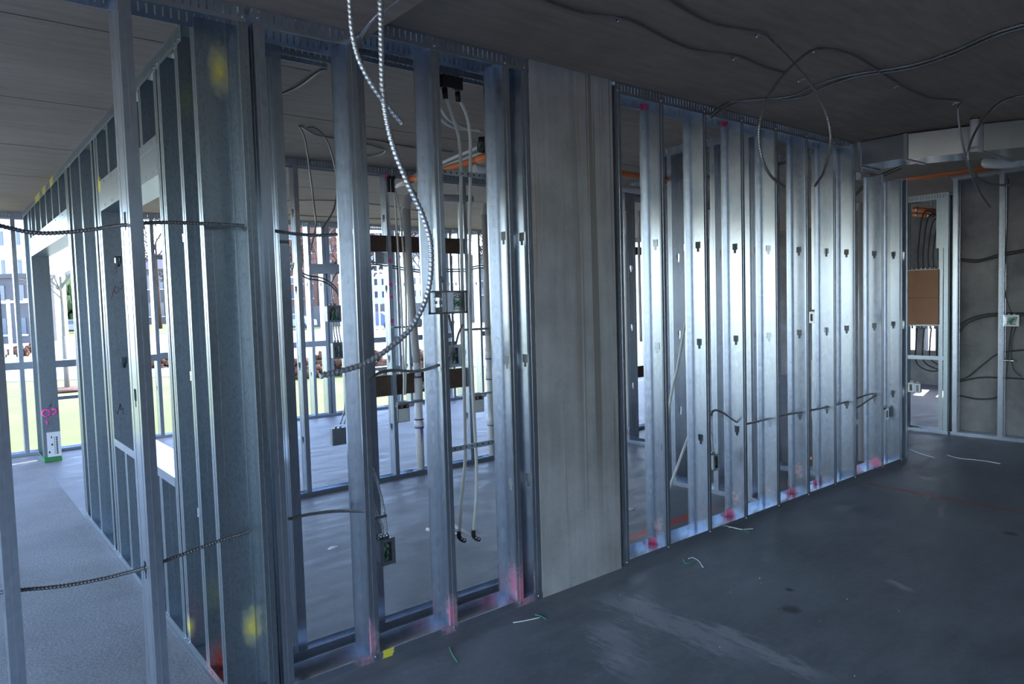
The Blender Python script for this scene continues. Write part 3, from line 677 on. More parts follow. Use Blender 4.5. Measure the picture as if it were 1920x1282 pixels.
MB().tube([(xx, yd_, 1.0), (xx - .01, yd_, 1.1), (xt, yd_, 1.9), (xt, yd_, 2.36)], .036, 16).build('upper_pipe', GREY_P, dp)
MB().tube(spline([(xt, yd_, 2.36), (xt + .012, yd_, 2.43), (xt + .06, yd_, 2.475), (xt + .14, yd_, 2.48)], 5), .041, 16).build('elbow', GREY_P, dp)
MB().tube([(xt + .14, yd_, 2.48), (xt + .72, yd_, 2.50)], .036, 14).build('horizontal_pipe', GREY_P, dp)
tag(dp, 'white drain pipe with purple primer rings and a tee in the partition', 'pipe')
d2 = empty('vent_pipe'); p = at_y(922, 855, 5.5); x2 = p.x
MB().tube([(x2, 5.5, .03), (x2, 5.5, 1.2)], .03, 14).build('lower_pipe', WHITE_P, d2); MB().tube([(x2, 5.5, 1.2), (x2, 5.5, 2.36)], .03, 14).build('upper_pipe', GREY_P, d2)
for z in (.33, .78, .98): MB().tube([(x2, 5.5, z), (x2, 5.5, z + .10)], .036, 14).build('coupling', WHITE_P, d2); MB().tube([(x2, 5.5, z - .01), (x2, 5.5, z)], .037, 14).build('primer_ring', PURPLE, d2)
MB().tube(spline([(x2, 5.5, 2.36), (x2 + .01, 5.5, 2.42), (x2 + .06, 5.5, 2.455), (x2 + .3, 5.5, 2.46)], 5), .034, 14).build('elbow', GREY_P, d2)
tag(d2, 'slimmer white drain pipe next to the concrete column, purple rings', 'pipe')
def outlet(px, py, Yv, lab):
    t = empty('washer_outlet_box'); p = at_y(px, py, Yv); x, z = p.x, p.z
    MB().box(x - .06, x + .06, Yv + .07, Yv + .074, z - .09, z + .09).box(x - .06, x - .056, Yv, Yv + .07, z - .09, z + .09).box(x + .056, x + .06, Yv, Yv + .07, z - .09, z + .09).box(x - .06, x + .06, Yv, Yv + .07, z - .09, z - .086).box(x - .06, x + .06, Yv, Yv + .004, z - .09, z + .03).build('housing', WHITE_P, t)
    for s in (-1, 1):
        MB().tube([(x + s * .028, Yv + .03, z + .04), (x + s * .028, Yv - .02, z + .05)], .017, 10).build('valve', BLACK, t)
        MB().tube([(x + s * .028, Yv - .02, z + .05), (x + s * .028, Yv - .026, z + .051)], .009, 8).build('valve_tip', COPPER, t)
        MB().box(x + s * .066 - .008, x + s * .066 + .008, Yv, Yv + .004, z + .05, z + .065).build('mounting_ear', WHITE_P, t)
    tag(t, lab, 'outlet box')
outlet(757, 772, 5.44, 'white washer outlet box with black valves beside the drain pipe'); outlet(898, 755, 5.44, 'white washer outlet box with black valves beside the slim pipe')
def bar(px0, py0, px1, py1, Yv, lab, h=.02, holes=False, mat=ZINC):
    a, b = at_y(px0, py0, Yv), at_y(px1, py1, Yv); z = (a.z + b.z) / 2; t = empty('support_bar')
    MB().box(a.x, b.x, Yv, Yv + .003, z - h / 2, z + h / 2).build('strip', mat, t)
    if holes:
        n = int((b.x - a.x) / .035)
        for i in range(n): MB().tube([(a.x + .02 + i * .035, Yv, z), (a.x + .02 + i * .035, Yv - .001, z)], .005, 6).build('hole', BLACK, t)
    tag(t, lab, 'bar'); return t
bar(750, 757, 800, 750, 5.42, 'steel bar carrying the outlet box by the drain pipe'); bar(885, 740, 925, 735, 5.42, 'steel bar carrying the outlet box by the slim pipe')
t = bar(847, 842, 932, 828, 2.93, 'perforated steel bar holding two white tubes near the floor', .026, True)
t = bar(828, 322, 912, 330, 2.93, 'perforated steel bar holding two white tubes near the ceiling', .026, True)
bar(868, 617, 916, 617, 5.40, 'dark steel bar in the partition beside the two white tubes', .02, False, CABLE_DK); bar(738, 613, 790, 612, 5.40, 'dark steel bar across the drain pipe', .014, False, CABLE_DK)
# white supply tubes
yt = 2.955
pipe('supply_tube', Y_(yt, (834, 175), (850, 222), (861, 262), (864, 320), (865, 450), (868, 600), (871, 760), (872, 860), (867, 915), (861, 1003)), .0085, PEX, 'white supply tube of a pair, the one ending at the short cross stub', 'tube')
pipe('supply_tube', Y_(yt, (858, 180), (874, 213), (881, 250), (882, 300), (881, 450), (882, 600), (888, 760), (893, 860), (893, 930), (888, 1000)), .0085, PEX, 'white supply tube of a pair, the one beside the fourth stud', 'tube')
pt = empty('tube_bracket'); p = at_y(846, 165, yt)
MB().prism([(p.x - .07, yt - .03), (p.x + .05, yt - .03), (p.x + .05, yt + .03), (p.x - .07, yt + .03)], p.z - .01, p.z + .05).build('bracket_body', BLACK, pt)
for q in ((834, 178), (858, 184)):
    e = at_y(*q, yt); MB().tube([(e.x, yt, e.z + .03), (e.x + .003, yt, e.z - .02)], .014, 10).build('elbow_sleeve', BLACK, pt)
tag(pt, 'black bend support holding the tops of two white tubes', 'bracket')
for (px, py, lab) in ((861, 1006, 'black elbow fitting at the foot of one white tube'), (888, 1004, 'black elbow fitting at the foot of the other white tube')):
    e = at_y(px, py, yt); t = empty('elbow_fitting')
    MB().tube(spline([(e.x, yt, e.z + .03), (e.x, yt, e.z), (e.x + .004, yt - .02, e.z - .012), (e.x + .006, yt - .04, e.z - .012)], 4), .0115, 10).build('fitting_body', BLACK, t)
    MB().tube([(e.x + .004, yt - .04, e.z - .012), (e.x - .02, yt + .22, e.z + .03)], .008, 10).build('stub', WHITE_P, t)
    tag(t, lab, 'fitting')
pipe('supply_tube', [at_y(800, 992, 3.3), at_y(830, 996, 3.2), at_y(862, 1003, 3.0)], .009, WHITE_P, 'short white stub pipe lying level behind the third stud', 'tube')
# ceiling pipes behind the middle frame
for i, (q, lab) in enumerate((([(745, 346), (780, 328), (835, 302), (905, 272)], 'white tube run under the room ceiling, upper of two'), ([(742, 350), (790, 333), (838, 309), (905, 285)], 'white tube run under the room ceiling, lower of two'))):
    pipe('supply_tube', Z_(2.6, *q), .012, WHITE_P, lab, 'tube')
for i, q in enumerate(([(824, 200), (840, 222), (868, 238), (905, 247)], [(824, 222), (845, 236), (872, 242), (900, 244)])): pipe('supply_tube', Z_(2.62, *q), .009, PEX, 'white tube bending along the room ceiling to the black fitting', 'tube', 'bent ceiling tubes')
f_ = empty('valve_fitting'); p = at_z(905, 258, 2.6)
MB().tube([p, p + Vector((.0, -.0, -.07))], .03, 12).build('fitting_body', BLACK, f_); MB().tube([p + Vector((-.02, 0, -.06)), p + Vector((.05, 0, -.06))], .04, 12).build('collar', BLACK, f_)
tag(f_, 'black ringed valve fitting under the room ceiling', 'fitting')
p = at_z(736, 338, 2.55); t = empty('tube_elbow')
for dx in (-.02, .02): MB().tube(spline([p + Vector((dx, 0, .03)), p + Vector((dx - .02, 0, 0)), p + Vector((dx - .02, 0, -.10))], 5), .016, 10).build('elbow_sleeve', BLACK, t)
MB().tube([p + Vector((0, 0, .03)), Vector((p.x, p.y, 2.699))], .004, 6).build('hanger_rod', ZINC, t)
tag(t, 'black double elbow where white tubes turn down at the pink stud', 'fitting')
for dx in (0, 9): pipe('supply_tube', Y_(5.40, (737 + dx * .3, 352), (741 + dx * .6, 380), (744 + dx, 430), (752 + dx, 560), (757 + dx * .4, 700), (757 + dx * .3, 740)), .009, PEX, 'thin white tube running down the partition to the outlet box', 'tube', 'partition supply tubes')
so = empty('sprinkler_pipe'); zo = 2.46
s0, s1 = at_z(770, 336, zo), at_z(905, 293, zo)
s1 = Vector((s0.x, s1.y, zo)); x_end = 5.5
MB().tube([s0, s1], .022, 14).build('branch_pipe', ORANGE, so); MB().tube(spline([s1 + Vector((0, .09, 0)), s1 + Vector((0, .01, 0)), s1 + Vector((.05, -.04, 0)), s1 + Vector((.11, -.04, 0))], 5), .028, 14).build('elbow', ORANGE, so)
MB().tube([s1 + Vector((.1, -.04, 0)), Vector((x_end, s1.y - .04, zo))], .022, 14).build('main_pipe', ORANGE, so)
MB().tube([s0 + Vector((0, -.01, 0)), s0 + Vector((0, .08, 0))], .03, 12).build('coupling', ORANGE, so)
tag(so, 'orange sprinkler pipe with elbow under the room ceiling', 'pipe')
pipe('waste_pipe', [(3.4, 4.6, 2.58), (5.5, 4.6, 2.56)], .035, WHITE_P, 'white waste pipe level under the ceiling behind the long frame', n=1, hang=True)
pipe('waste_pipe', [(4.85, 3.5, 2.44), (5.58, 3.5, 2.42)], .055, GREY_P, 'thick grey waste pipe behind the cross partition', n=1, hang=True)
def to_floor(a, b): return b + (b - a) * ((.01 - b.z) / (b.z - a.z))
lt = [at_y(1288, 590, 3.05), at_y(1270, 690, 3.05), at_y(1256, 755, 3.05)]; lt.append(to_floor(lt[1], lt[2]) + Vector((.10, 0, 0)))
pipe('supply_tube', lt, .009, PEX, 'white tube leaning between the first long frame studs', 'tube')
lt = [at_y(1292, 815, 3.0), at_y(1278, 853, 3.0)]; lt.append(to_floor(*lt))
pipe('supply_tube', lt, .009, PEX, 'short white tube offcut leaning low behind the long frame', 'tube')
cs = empty('copper_stub'); p = at_y(1529, 852, 3.0)
MB().tube(spline([p + Vector((-.07, 0, -.02)), p + Vector((-.02, 0, -.02)), p, p + Vector((0, 0, .05))], 5), .013, 10).build('copper_elbow', COPPER, cs); MB().tube([p + Vector((0, 0, .05)), p + Vector((-.03, 0, .35)), p + Vector((-.03, 0, .8))], .014, 10).build('riser', WHITE_P, cs)
tag(cs, 'white riser ending in a copper elbow behind the long frame', 'pipe')
pipe('vent_stack', [(6.42, 2.93, .003), (6.42, 2.93, 2.3)], .05, GREY_P, 'tall grey vent stack behind the last studs of the long frame', n=1, seg=18)
tag(MB().prism([(5.16, 2.90), (5.26, 2.90), (5.26, 2.95), (5.17, 2.96)], 0, .05).build('scrap_block', SCRAP), 'small orange scrap block on the floor behind the long frame', 'scrap')
# studs of short white pipes behind the frame near the column
for (px, a, b_) in ((1172, 395, 800), (1197, 395, 640)):
    pipe('supply_tube', Y_(4.9, (px, a), (px + 2, (a + b_) / 2), (px + 5, b_)), .014, WHITE_P, 'white riser tube seen beside the concrete column behind the frame', 'tube', 'riser tubes by the column')
board(1168, 690, 1210, 706, 'short brown board between studs beyond the concrete column'); board(1168, 462, 1206, 478, 'upper short brown board beyond the concrete column')

# ------------------------------------------------------------------ duct
du = empty('air_duct'); zt = 2.69
def duct_sec(pl, z0, z1, name): return MB().prism(pl, z0, z1).build(name, STEEL_SHINY, du)
duct_sec([(5.735, 2.66), (5.735, 2.31), (6.06, 2.31), (6.06, 2.66)], 2.51, zt, 'straight_section')
duct_sec([(5.74, 2.305), (5.905, 1.87), (6.30, 1.87), (6.06, 2.305)], 2.50, zt - .004, 'offset_section')
duct_sec([(5.905, 1.865), (6.04, 1.62), (6.04, .2), (6.75, .2), (6.75, 1.62), (6.60, 1.865)], 2.50, zt, 'wide_section')
for (x0, x1, y) in ((5.725, 6.07, 2.308), (5.895, 6.61, 1.868)): MB().box(x0, x1, y - .014, y + .014, 2.494, zt).build('flange_joint', ZINC, du)
MB().box(5.725, 6.07, 2.64, 2.662, 2.50, zt).build('end_collar', ZINC, du)
p = at_x(1897, 262, 6.035)
strokes(du, 'marker_note', [[(0, .03), (.003, 0)], [(.012, .03), (.015, 0)], [(.012, .015), (.026, .02)], [(.024, .035), (.026, 0)], [(.04, 0), (.04, .035), (.054, .03), (.042, .018), (.056, 0)]], p, (0, -1, 0), (0, 0, 1), .0014, INK_RED, (-1, 0, 0))
tag(du, 'galvanised rectangular air duct with offset under the dark ceiling', 'duct')
hg = empty('duct_sleeve'); p = at_z(1822, 228, 2.69); MB().tube([(p.x - .10, p.y - .05, 2.695), (p.x - .10, p.y - .05, 2.49)], .027, 14).build('sleeve_tube', GREY_P, hg); MB().tube([(p.x - .10, p.y - .05, 2.69), (p.x - .10, p.y - .05, 2.68)], .029, 14).build('black_ring', BLACK, hg)
tag(hg, 'short vertical grey pipe sleeve before the air duct', 'pipe')
# orange pipe and white waste bend beyond the duct
sp = empty('sprinkler_pipe'); a, b_ = at_x(1700, 335, 8.05), at_x(1855, 314, 8.05)
MB().tube([a + (a - b_) * .2, b_], .03, 14).build('main_pipe', ORANGE, sp)
for q in (.3, .75):
    c = a.lerp(b_, q); MB().tube([c, c + Vector((0, 0, .3))], .004, 6).build('hanger_rod', ZINC, sp)
tag(sp, 'orange sprinkler pipe crossing above the breaker panel', 'pipe')
pb = empty('waste_pipe'); a = at_x(1865, 305, 7.5); MB().tube(spline([a + Vector((.14, .1, .03)), a + Vector((.04, .06, .015)), a + Vector((0, -.05, -.01)), a + Vector((0, -.2, -.02))], 5), .05, 16).build('elbow', WHITE_P, pb); MB().tube([a + Vector((0, -.2, -.02)), a + Vector((0, -1.2, -.02))], .045, 16).build('straight_pipe', WHITE_P, pb)
tag(pb, 'white waste pipe with bend below the air duct', 'pipe')
pb = empty('waste_pipe'); a = at_y(1607, 330, 3.05); MB().tube([a, a + Vector((.26, 0, .01))], .035, 14).build('straight_pipe', WHITE_P, pb); MB().tube([a + Vector((.2, 0, .008)), a + Vector((.32, 0, .012))], .042, 14).build('coupling', GREY_P, pb)
MB().tube([a + Vector((.1, 0, .03)), Vector((a.x + .1, a.y, 2.699))], .004, 6).build('hanger_rod', ZINC, pb)
tag(pb, 'white pipe end with coupling tucked under the air duct', 'pipe')
for dy in (0, 5): cable('armoured_cable', [at_y(1602, 365 + dy, 2.95), at_y(1625, 343 + dy, 2.9), at_y(1655, 326 + dy, 2.84), at_y(1690, 311 + dy, 2.8)], .006, 'one of two dark cables rising under the duct end', CABLE_DK, 0, 'cables under the duct end')

# ------------------------------------------------------------------ breaker panel bay and concrete wall services
bp_ = empty('breaker_panel'); a, b_ = at_x(1700, 503, 8.17), at_x(1766, 611, 8.17)
yy0, yy1 = b_.y, b_.y + .36; zz0, zz1 = at_x(1735, 611, 8.17).z, at_x(1735, 505, 8.17).z
MB().box(8.17, 8.28, yy0, yy1, zz0, zz0 + .003).box(8.17, 8.28, yy0, yy1, zz1 - .003, zz1).box(8.17, 8.28, yy0, yy0 + .003, zz0, zz1).box(8.17, 8.28, yy1 - .003, yy1, zz0, zz1).box(8.277, 8.28, yy0, yy1, zz0, zz1).build('panel_housing', ZINC, bp_)
MB().box(8.160, 8.166, yy0 + .03, yy1, zz0 + .015, zz1 - .004).build('cardboard_cover', CARD, bp_)
MB().box(8.158, 8.160, yy0 + .03, yy1, (zz0 + zz1) / 2 - .002, (zz0 + zz1) / 2 + .002).build('fold_line', BOARD, bp_)
for i in range(7):
    y = yy0 + .04 + i * .045
    MB().tube([(8.22, y, zz1), (8.22, y, zz1 + .03)], .011, 8).build('connector', ZINC, bp_); MB().tube([(8.22, y, zz0), (8.22, y, zz0 - .03)], .011, 8).build('connector', ZINC, bp_)
tag(bp_, 'breaker panel box covered with brown cardboard', 'breaker panel')
for i in range(5):
    y = yy0 + .05 + i * .05; k = .10 + .04 * i
    cable('armoured_cable', [(8.22, y, zz1 + .02), (8.24, y + .01, zz1 + .2), (8.28, y - .02, zz1 + .32 + k), (8.34, y - .10, zz1 + .34 + k), (8.38, 2.93, zz1 + .26 + k * .5), (8.44, 2.90, zz1 + .2)], .0075, 'one of several dark cables arching above the breaker panel', CABLE_BLK, 0, 'cables above the breaker panel')
for i in range(4):
    y = yy0 + .05 + i * .07; k = .06 * i
    cable('armoured_cable', [(8.22, y, zz0 - .02), (8.24, y + .02, zz0 - .2), (8.27, y + .02, zz0 - .34 - k * .4), (8.30, y - .12, zz0 - .42 - k * .4), (8.34, 2.93, zz0 - .38 - k * .3), (8.4, 2.90, zz0 - .34)], .0075, 'one of several dark cables looping below the breaker panel', CABLE_BLK, 0, 'cables below the breaker panel')
ebox(at_x(1708, 726, 8.16), .05, .09, .05, 'first of two narrow boxes under the breaker panel, beside the frame end', 'x'); ebox(at_x(1720, 728, 8.16), .05, .09, .05, 'second narrow box under the breaker panel, towards the opening', 'x', wires=False)
tag(MB().box(8.17, 8.19, yy0 - .02, 3.7, .78, .82).build('cross_brace', STEEL_HEAVY_SHADE), 'level steel brace under the breaker panel', 'brace')
pipe('sprinkler_pipe', [at_x(1712, 392, 9.6), at_x(1755, 396, 9.6)], .03, ORANGE, 'short orange pipe seen through the opening above the panel', n=1, hang=True)
pipe('sprinkler_pipe', [at_x(1712, 402, 10.4), at_x(1750, 404, 10.4)], .03, ORANGE, 'second orange pipe farther beyond the panel opening', n=1, hang=True)
XW = 8.30
for i, (q, lab) in enumerate((
        ([(1797, 487), (1830, 491), (1872, 481), (1930, 470)], 'upper level cable on the concrete wall'), ([(1797, 484), (1835, 487), (1875, 476), (1930, 466)], 'second upper cable on the concrete wall'),
        ([(1797, 625), (1803, 608), (1822, 596), (1860, 588), (1930, 587)], 'cable bending up and along the concrete wall at mid height'),
        ([(1797, 633), (1805, 614), (1826, 600), (1862, 592), (1930, 591)], 'second cable bending along the concrete wall at mid height'),
        ([(1797, 713), (1815, 706), (1845, 682), (1875, 662), (1930, 655)], 'slanting cable low on the concrete wall'),
        ([(1797, 716), (1835, 708), (1875, 708), (1930, 711)], 'level cable low on the concrete wall'), ([(1797, 741), (1830, 748), (1862, 747), (1876, 740)], 'lowest sagging cable on the concrete wall'))):
    cable('armoured_cable', X_(XW, *q), .0075, lab, CABLE_BLK, 0)
ebox(at_x(1895, 601, 8.22), .13, .10, .05, 'open steel junction box on the concrete wall', 'x')
cable('armoured_cable', X_(8.25, (1891, 335), (1888, 430), (1884, 520), (1886, 555), (1897, 588)), .005, 'thin cable dropping to the box on the concrete wall', CABLE_BLK, 0)
cable('armoured_cable', X_(8.25, (1898, 612), (1893, 640), (1889, 680), (1886, 712)), .007, 'cable leaving the bottom of the box on the concrete wall', CABLE_BLK, 0)
cable('armoured_cable', X_(8.25, (1905, 612), (1896, 645), (1900, 690), (1915, 706)), .006, 'curved cable leaving the bottom of the box on the concrete wall', CABLE_BLK, 0)
a = at_x(1880, 675, 8.2); tag(MB().tube([a, a + Vector((0, -.12, -.005))], .01, 8).build('standoff_rod', SCREW), 'threaded standoff rod on a furring stud', 'rod')

# ------------------------------------------------------------------ scraps on the floor
def scrap(lines, mats, label, group=None):
    t = empty('wire_scrap')
    for px, mt in zip(lines, mats):
        P = [at_z(x, y, .0035) for x, y in px]; MB().tube(spline(P, 6), .0028, 6).build('wire', mt, t)
    tag(t, label, 'wire scrap', group)
scrap([[(962, 1167), (980, 1164), (1000, 1160), (1012, 1157)], [(1003, 1152), (1012, 1154), (1024, 1160)]], [WHITE_W, GREEN_W], 'white and green wire offcut on the floor before the concrete column')
scrap([[(843, 1213), (847, 1224), (857, 1240)]], [GREEN_W], 'single green wire offcut on the floor before the middle frame')
scrap([[(1281, 1049), (1287, 1056), (1297, 1054), (1303, 1049)], [(1291, 1047), (1298, 1045), (1310, 1051), (1318, 1063)]], [GREEN_W, WHITE_W], 'curled white wire offcut on the floor beyond the concrete column')
scrap([[(1364, 988), (1372, 988), (1390, 992), (1412, 991)], [(1392, 992), (1404, 998)]], [WHITE_W, GREEN_W], 'white wire offcut on the floor beside the long frame')
scrap([[(1776, 853), (1800, 859), (1840, 863), (1876, 869)]], [WHITE_W], 'straight pale wire offcut on the floor near the corridor')
scrap([[(1704, 833), (1715, 831), (1728, 830)], [(1706, 842), (1725, 850), (1752, 858)]], [WHITE_W, WHITE_W], 'pale offcuts on the floor at the corridor end')
rg = random.Random(3)
for i in range(13):
    px, py = rg.uniform(1030, 1700), rg.uniform(1010, 1270)
    p = at_z(px, py, 0)
    if p.y > 2.6: continue
    s = rg.uniform(.003, .006)
    tag(MB().lump((p.x, p.y, s * .5), (s, s * rg.uniform(.5, 1), s * .5), rg, 6, 4).build('concrete_crumb', GREY_P), 'tiny pale crumb lying on the dark open floor', 'crumb', 'crumbs on the floor')
for px, py, lab in ((625, 1027, 'white splat of dried plaster on the floor behind the middle frame'), (1180, 955, 'white splat of dried plaster on the floor behind the long frame')):
    p = at_z(px, py, 0); tag(MB().lump((p.x, p.y, .001), (.04, .03, .003), rg, 10, 4).build('plaster_splat', PAPER), lab, 'splat')

# ------------------------------------------------------------------ outdoors
GZ = -.34
def lawn_mat():
    m, n, l, b = new_mat('lawn_grass'); pos = world_pos(n)
    a = noise(n, l, pos, .5, 6); f = noise(n, l, pos, 30, 4)
    rp = ramp(n, [(.35, (.125, .135, .03)), (.65, (.20, .20, .06))]); l.new(math_(n, l, 'ADD', math_(n, l, 'MULTIPLY', a.outputs[0], .6), math_(n, l, 'MULTIPLY', f.outputs[0], .4)), rp.inputs[0])
    l.new(rp.outputs[0], b.inputs['Base Color']); b.inputs['Roughness'].default_value = .9; return m
LAWN = lawn_mat(); PAVE = plain('pale_paving', (.36, .33, .31), .85, 0, .1, 2); BARK = plain('bare_bark', (.05, .029, .02), .9, 0, .2, 6)
WALLW = plain('white_render', (.72, .75, .80), .8, 0, .03, .6); BRICK = plain('red_brick', (.17, .075, .055), .85, 0, .2, 3); GREYW = plain('grey_concrete_wall', (.105, .10, .10), .9, 0, .12, .8)
ROOF = plain('grey_roof', (.12, .105, .105), .8); GLASS = plain('window_glass', (.07, .10, .14), .15); EVER = plain('evergreen', (.05, .09, .03), .9, 0, .4, 3); MULCH = plain('wood_mulch', (.17, .09, .06), .95, 0, .4, 20); SHRUB = plain('winter_shrub', (.11, .05, .026), .95, 0, .35, 9)
LAMPW = plain('lamp_white', (.72, .74, .76), .4)
struct(MB().box(-160, 220, 9.9, 260, GZ - .2, GZ).build('lawn', LAWN))
struct(MB().box(-160, 220, -120, 9.9, GZ - .2, GZ).build('ground', plain('warm_bounce_ground', (.40, .35, .29), .9, 0, .15, 1.5)))  # unseen ground, warm colour picked for the bounce light it sends indoors
e0, e1 = at_z(20, 716, GZ), at_z(740, 693, GZ); dv = (e1 - e0).normalized(); nv = Vector((-dv.y, dv.x, 0))
pv = [e0 - dv * 60, e1 + dv * 120, e1 + dv * 120 + nv * 40, e0 - dv * 60 + nv * 40]
struct(MB().prism([(p.x, p.y) for p in pv], GZ - .1, GZ + .02).build('pavement', PAVE), 'pale paved square beyond the lawn')
def far(px, py, dist):
    d = ray(px, py); return Vector((0, 0, CAM_H)) + d * (dist / FPX)
def ground_at(px, dist):
    p = far(px, 600, dist); return Vector((p.x, p.y, GZ))
def building(px0, px1, ytop, dist, depth, mat, label, floors, cols, roofmat=None, gable=False, glass=GLASS, wmul=.45):
    """block facing the camera; dist is the forward distance, judged from storey height"""
    a, b = ground_at(px0, dist), ground_at(px1, dist); h = far((px0 + px1) / 2, ytop, dist).z - GZ
    t = empty('building'); t.location = a; w = (b - a).length; t.rotation_euler = (0, 0, math.atan2((b - a).y, (b - a).x))
    MB().box(0, w, 0, depth, 0, h).build('walls', mat, t)
    if gable:
        rh = h * .35
        k = MB(); k.v = [(-.4, -.4, h), (w + .4, -.4, h), (w + .4, depth + .4, h), (-.4, depth + .4, h), (-.4, depth / 2, h + rh), (w + .4, depth / 2, h + rh)]
        k.f = [(0, 1, 5, 4), (2, 3, 4, 5), (1, 2, 5), (3, 0, 4), (0, 3, 2, 1)]; k.sm = [False] * 5; k.build('roof', roofmat or ROOF, t)
    else: MB().box(-.2, w + .2, -.2, depth, h, h + .3).build('parapet', roofmat or mat, t)
    fh, cw = h / floors, w / cols
    gm = MB().box(-cw * wmul / 2, cw * wmul / 2, -.06, .02, 0, fh * .5).mesh('window_glass', glass); fm = MB().box(-cw * wmul / 2 - .1, cw * wmul / 2 + .1, -.12, 0, -.12, 0).mesh('window_ledge', LAMPW)
    for i in range(floors):
        for j in range(cols):
            wdw = link('window', gm, t, (cw * (j + .5), 0, fh * (i + .28))); link('window_ledge', fm, wdw)
    tag(t, label, 'building'); return t
building(-190, 60, 372, 62, 5, WALLW, 'tall white building with small blue windows beyond the lawn', 5, 8, None, wmul=.2)
building(-120, 62, 523, 50, 2.5, GREYW, 'low grey concrete block before the white building', 2, 5, wmul=.3)
building(84, 172, 530, 96, 14, BRICK, 'red brick house with grey gabled roof behind an evergreen', 2, 5, ROOF, True)
building(430, 650, 428, 150, 20, BRICK, 'wide brick apartment block far beyond the bare trees', 6, 12)
building(686, 800, 470, 190, 20, WALLW, 'pale distant apartment block seen past the brown boards', 5, 8, ROOF, True)
building(255, 335, 505, 120, 14, GREYW, 'grey distant house seen through the window opening', 2, 4, ROOF, True)
building(820, 1010, 480, 140, 20, GREYW, 'grey distant block behind the slim drain pipe', 4, 8)
building(1250, 1520, 470, 120, 18, BRICK, 'brick distant block glimpsed between the long frame studs', 4, 9)
a, b_ = ground_at(520, 72), ground_at(1050, 72)
rw = MB(); u = (b_ - a).normalized(); v = Vector((-u.y, u.x, 0))
rw.prism([(p.x, p.y) for p in (a, b_, b_ + v, a + v)], GZ, GZ + 2.1); tag(rw.build('retaining_wall', GREYW), 'long grey retaining wall below the bare trees', 'wall')
def bare_tree(px, dist, h, label, group=None, seed=0, mat=BARK, dense=4):
    rng = random.Random(seed); base = ground_at(px, dist); t = empty('bare_tree'); t.location = base
    br = MB(); tw = []
    def grow(p, d, ln, r, lev):
        q = p + d * ln; mid = p.lerp(q, .5) + Vector((rng.uniform(-1, 1), rng.uniform(-1, 1), 0)) * ln * .06
        br.tube([p, mid, q], r, (6, 6, 5, 3, 3)[lev], taper=r * .6, cap=False)
        if lev < dense:
            for k in range((6, 5, 4, 3)[lev]):
                f = rng.uniform(.35, 1.0); s = p.lerp(q, f); a_ = rng.uniform(0, 6.28); til = rng.uniform(.45, .95)
                sd = d.orthogonal().normalized(); sd.rotate(Matrix.Rotation(a_, 3, d)); grow(s, (d * math.cos(til) + sd * math.sin(til)).normalized(), ln * rng.uniform(.42, .68), max(r * .52, .05 if h > 5 else .006), lev + 1)
    MB().tube([(0, 0, -.05), (0, 0, h * .38)], h * .018, 7, taper=h * .013).build('trunk', mat, t)
    grow(Vector((0, 0, h * .36)), Vector((0, 0, 1)), h * .42, h * .012, 0)
    br.build('branches', mat, t); tag(t, label, 'tree', group)
for i, (px, dist) in enumerate(((545, 80), (568, 88), (600, 78), (640, 92), (670, 84), (700, 80), (728, 90), (760, 79), (795, 88), (830, 82), (880, 90), (930, 80), (300, 84), (330, 95), (1340, 80), (1500, 84))):
    bare_tree(px, dist, 9 + (i * 37 % 5), 'tall bare winter tree standing behind the retaining wall', 'bare trees behind the wall', i)
bare_tree(118, 17.5, 3.6, 'young bare tree with pale trunk in a mulch ring', None, 50, plain('pale_bark', (.20, .18, .15), .9), 3)
p = ground_at(118, 17.5); mm = MB(); mm.lump((p.x, p.y, GZ + .02), (.62, .62, .07), R_, 16, 5, .15); tag(mm.build('mulch_ring', MULCH), 'brown mulch ring around the young tree', 'mulch')
def bush(px, dist, w, h, mat, label, name, group=None, seed=0):
    rng = random.Random(seed); p = ground_at(px, dist); m = MB()
    for i in range(60):
        a_ = rng.uniform(0, 6.28); q = math.sqrt(rng.uniform(0, 1)) * .85
        m.lump((p.x + math.cos(a_) * w * q, p.y + math.sin(a_) * w * q, GZ + h * rng.uniform(.1, .95) * (1 - q * q * .7)), (w * .17, w * .17, h * .16), rng, 7, 5, .45)
    tag(m.build(name, mat), label, 'shrub', group)
bush(118, 84, 3.2, 6.6, EVER, 'rounded dark evergreen before the brick house', 'evergreen_tree')
for i, (px, dist) in enumerate(((562, 19), (600, 21), (640, 19.5), (690, 21.5), (738, 19.2), (783, 21.2), (30, 33), (62, 36), (300, 24))): bush(px, dist, .52, .55, SHRUB, 'low russet winter shrub at the lawn edge', 'low_shrub', 'russet shrubs along the lawn', i)
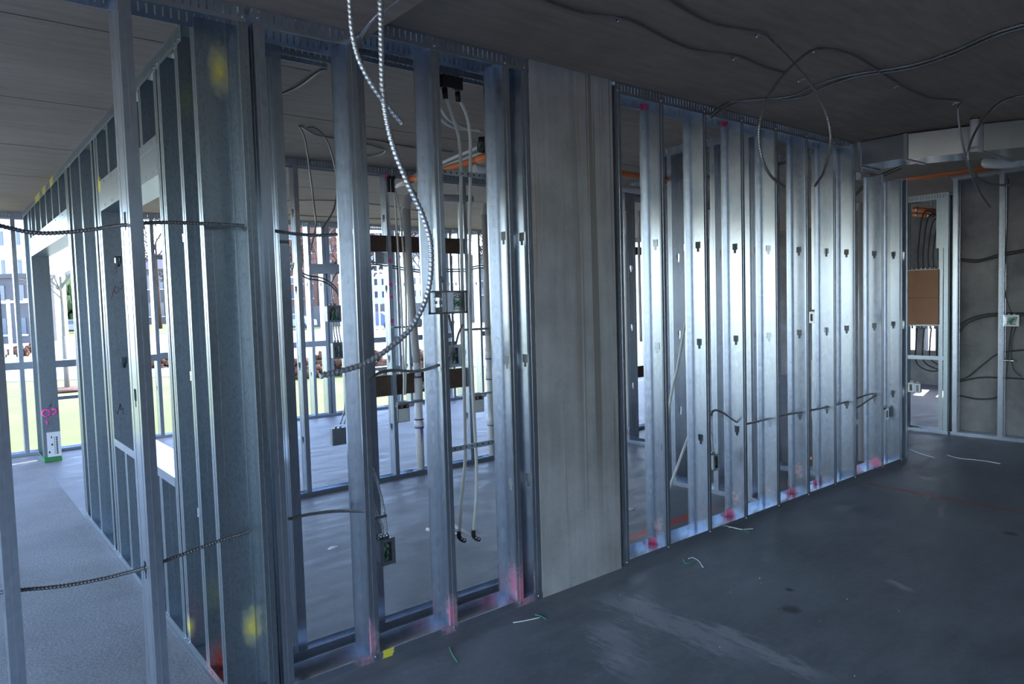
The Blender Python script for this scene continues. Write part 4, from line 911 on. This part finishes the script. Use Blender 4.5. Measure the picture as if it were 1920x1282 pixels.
def lamp_post(px, dist, h, label, group=None):
    p = ground_at(px, dist); t = empty('lamp_post'); t.location = p
    MB().tube([(0, 0, 0), (0, 0, h)], .07, 8).build('pole', LAMPW, t)
    MB().tube([(-.9, 0, h - .1), (.9, 0, h - .1)], .05, 6).build('crossarm', LAMPW, t)
    for s in (-1, 1): MB().box(s * .8 - .25, s * .8 + .25, -.15, .15, h - .1, h + .03).build('lamp_head', LAMPW, t)
    MB().tube([(0, 0, 0), (0, 0, .25)], .16, 8).build('foot', LAMPW, t); tag(t, label, 'lamp post', group)
lamp_post(17, 30, 2.6, 'white lamp post with crossarm on the lawn before the white building')
lamp_post(702, 46, 4.2, 'white lamp post on the paved square seen below the brown board', 'lamp posts on the square'); lamp_post(712, 56, 5.2, 'taller white lamp post behind it on the paved square'); lamp_post(540, 50, 4.2, 'white lamp post on the square by the corner studs')
def car(px, dist, col, label):
    p = ground_at(px, dist); t = empty('parked_car'); t.location = p + Vector((0, 0, .02)); t.rotation_euler = (0, 0, math.atan2(r0.y, r0.x))
    k = MB(); pr = [(-2.1, .35), (-2.1, .75), (-1.5, .9), (-.9, 1.4), (.7, 1.42), (1.4, .95), (2.1, .82), (2.15, .35)]
    n = len(pr); k.v = [(x, -.85, z) for x, z in pr] + [(x, .85, z) for x, z in pr]; k.f = [tuple(range(n)), tuple(range(2 * n - 1, n - 1, -1))] + [(i, n + i, n + (i + 1) % n, (i + 1) % n) for i in range(n)]; k.sm = [False] * (n + 2)
    k.build('body', plain('car_paint_' + label.split()[0], col, .3), t)
    for s in (-1, 1):
        g = MB(); g.v = [(-1.25, s * .86, .92), (-.85, s * .86, 1.32), (.65, s * .86, 1.33), (1.15, s * .86, .95)]; g.v += [(x, y - s * .02, z) for x, y, z in g.v]; g.f = [(0, 1, 2, 3), (4, 5, 6, 7), (0, 1, 5, 4), (1, 2, 6, 5), (2, 3, 7, 6), (3, 0, 4, 7)]; g.sm = [False] * 6; g.build('side_window', GLASS, t)
        for x in (-1.3, 1.3): MB().tube([(x, s * .75, .32), (x, s * .9, .32)], .32, 12).build('wheel', BLACK, t)
    tag(t, label, 'car')
car(700, 58, (.05, .10, .35), 'blue parked car beyond the square below the retaining wall'); car(545, 64, (.30, .32, .42), 'grey parked car beyond the square near the corner'); car(135, 75, (.25, .28, .36), 'dark parked car before the brick house'); car(815, 66, (.6, .6, .62), 'silver parked car behind the drain pipe')
bpy.context.view_layer.update()
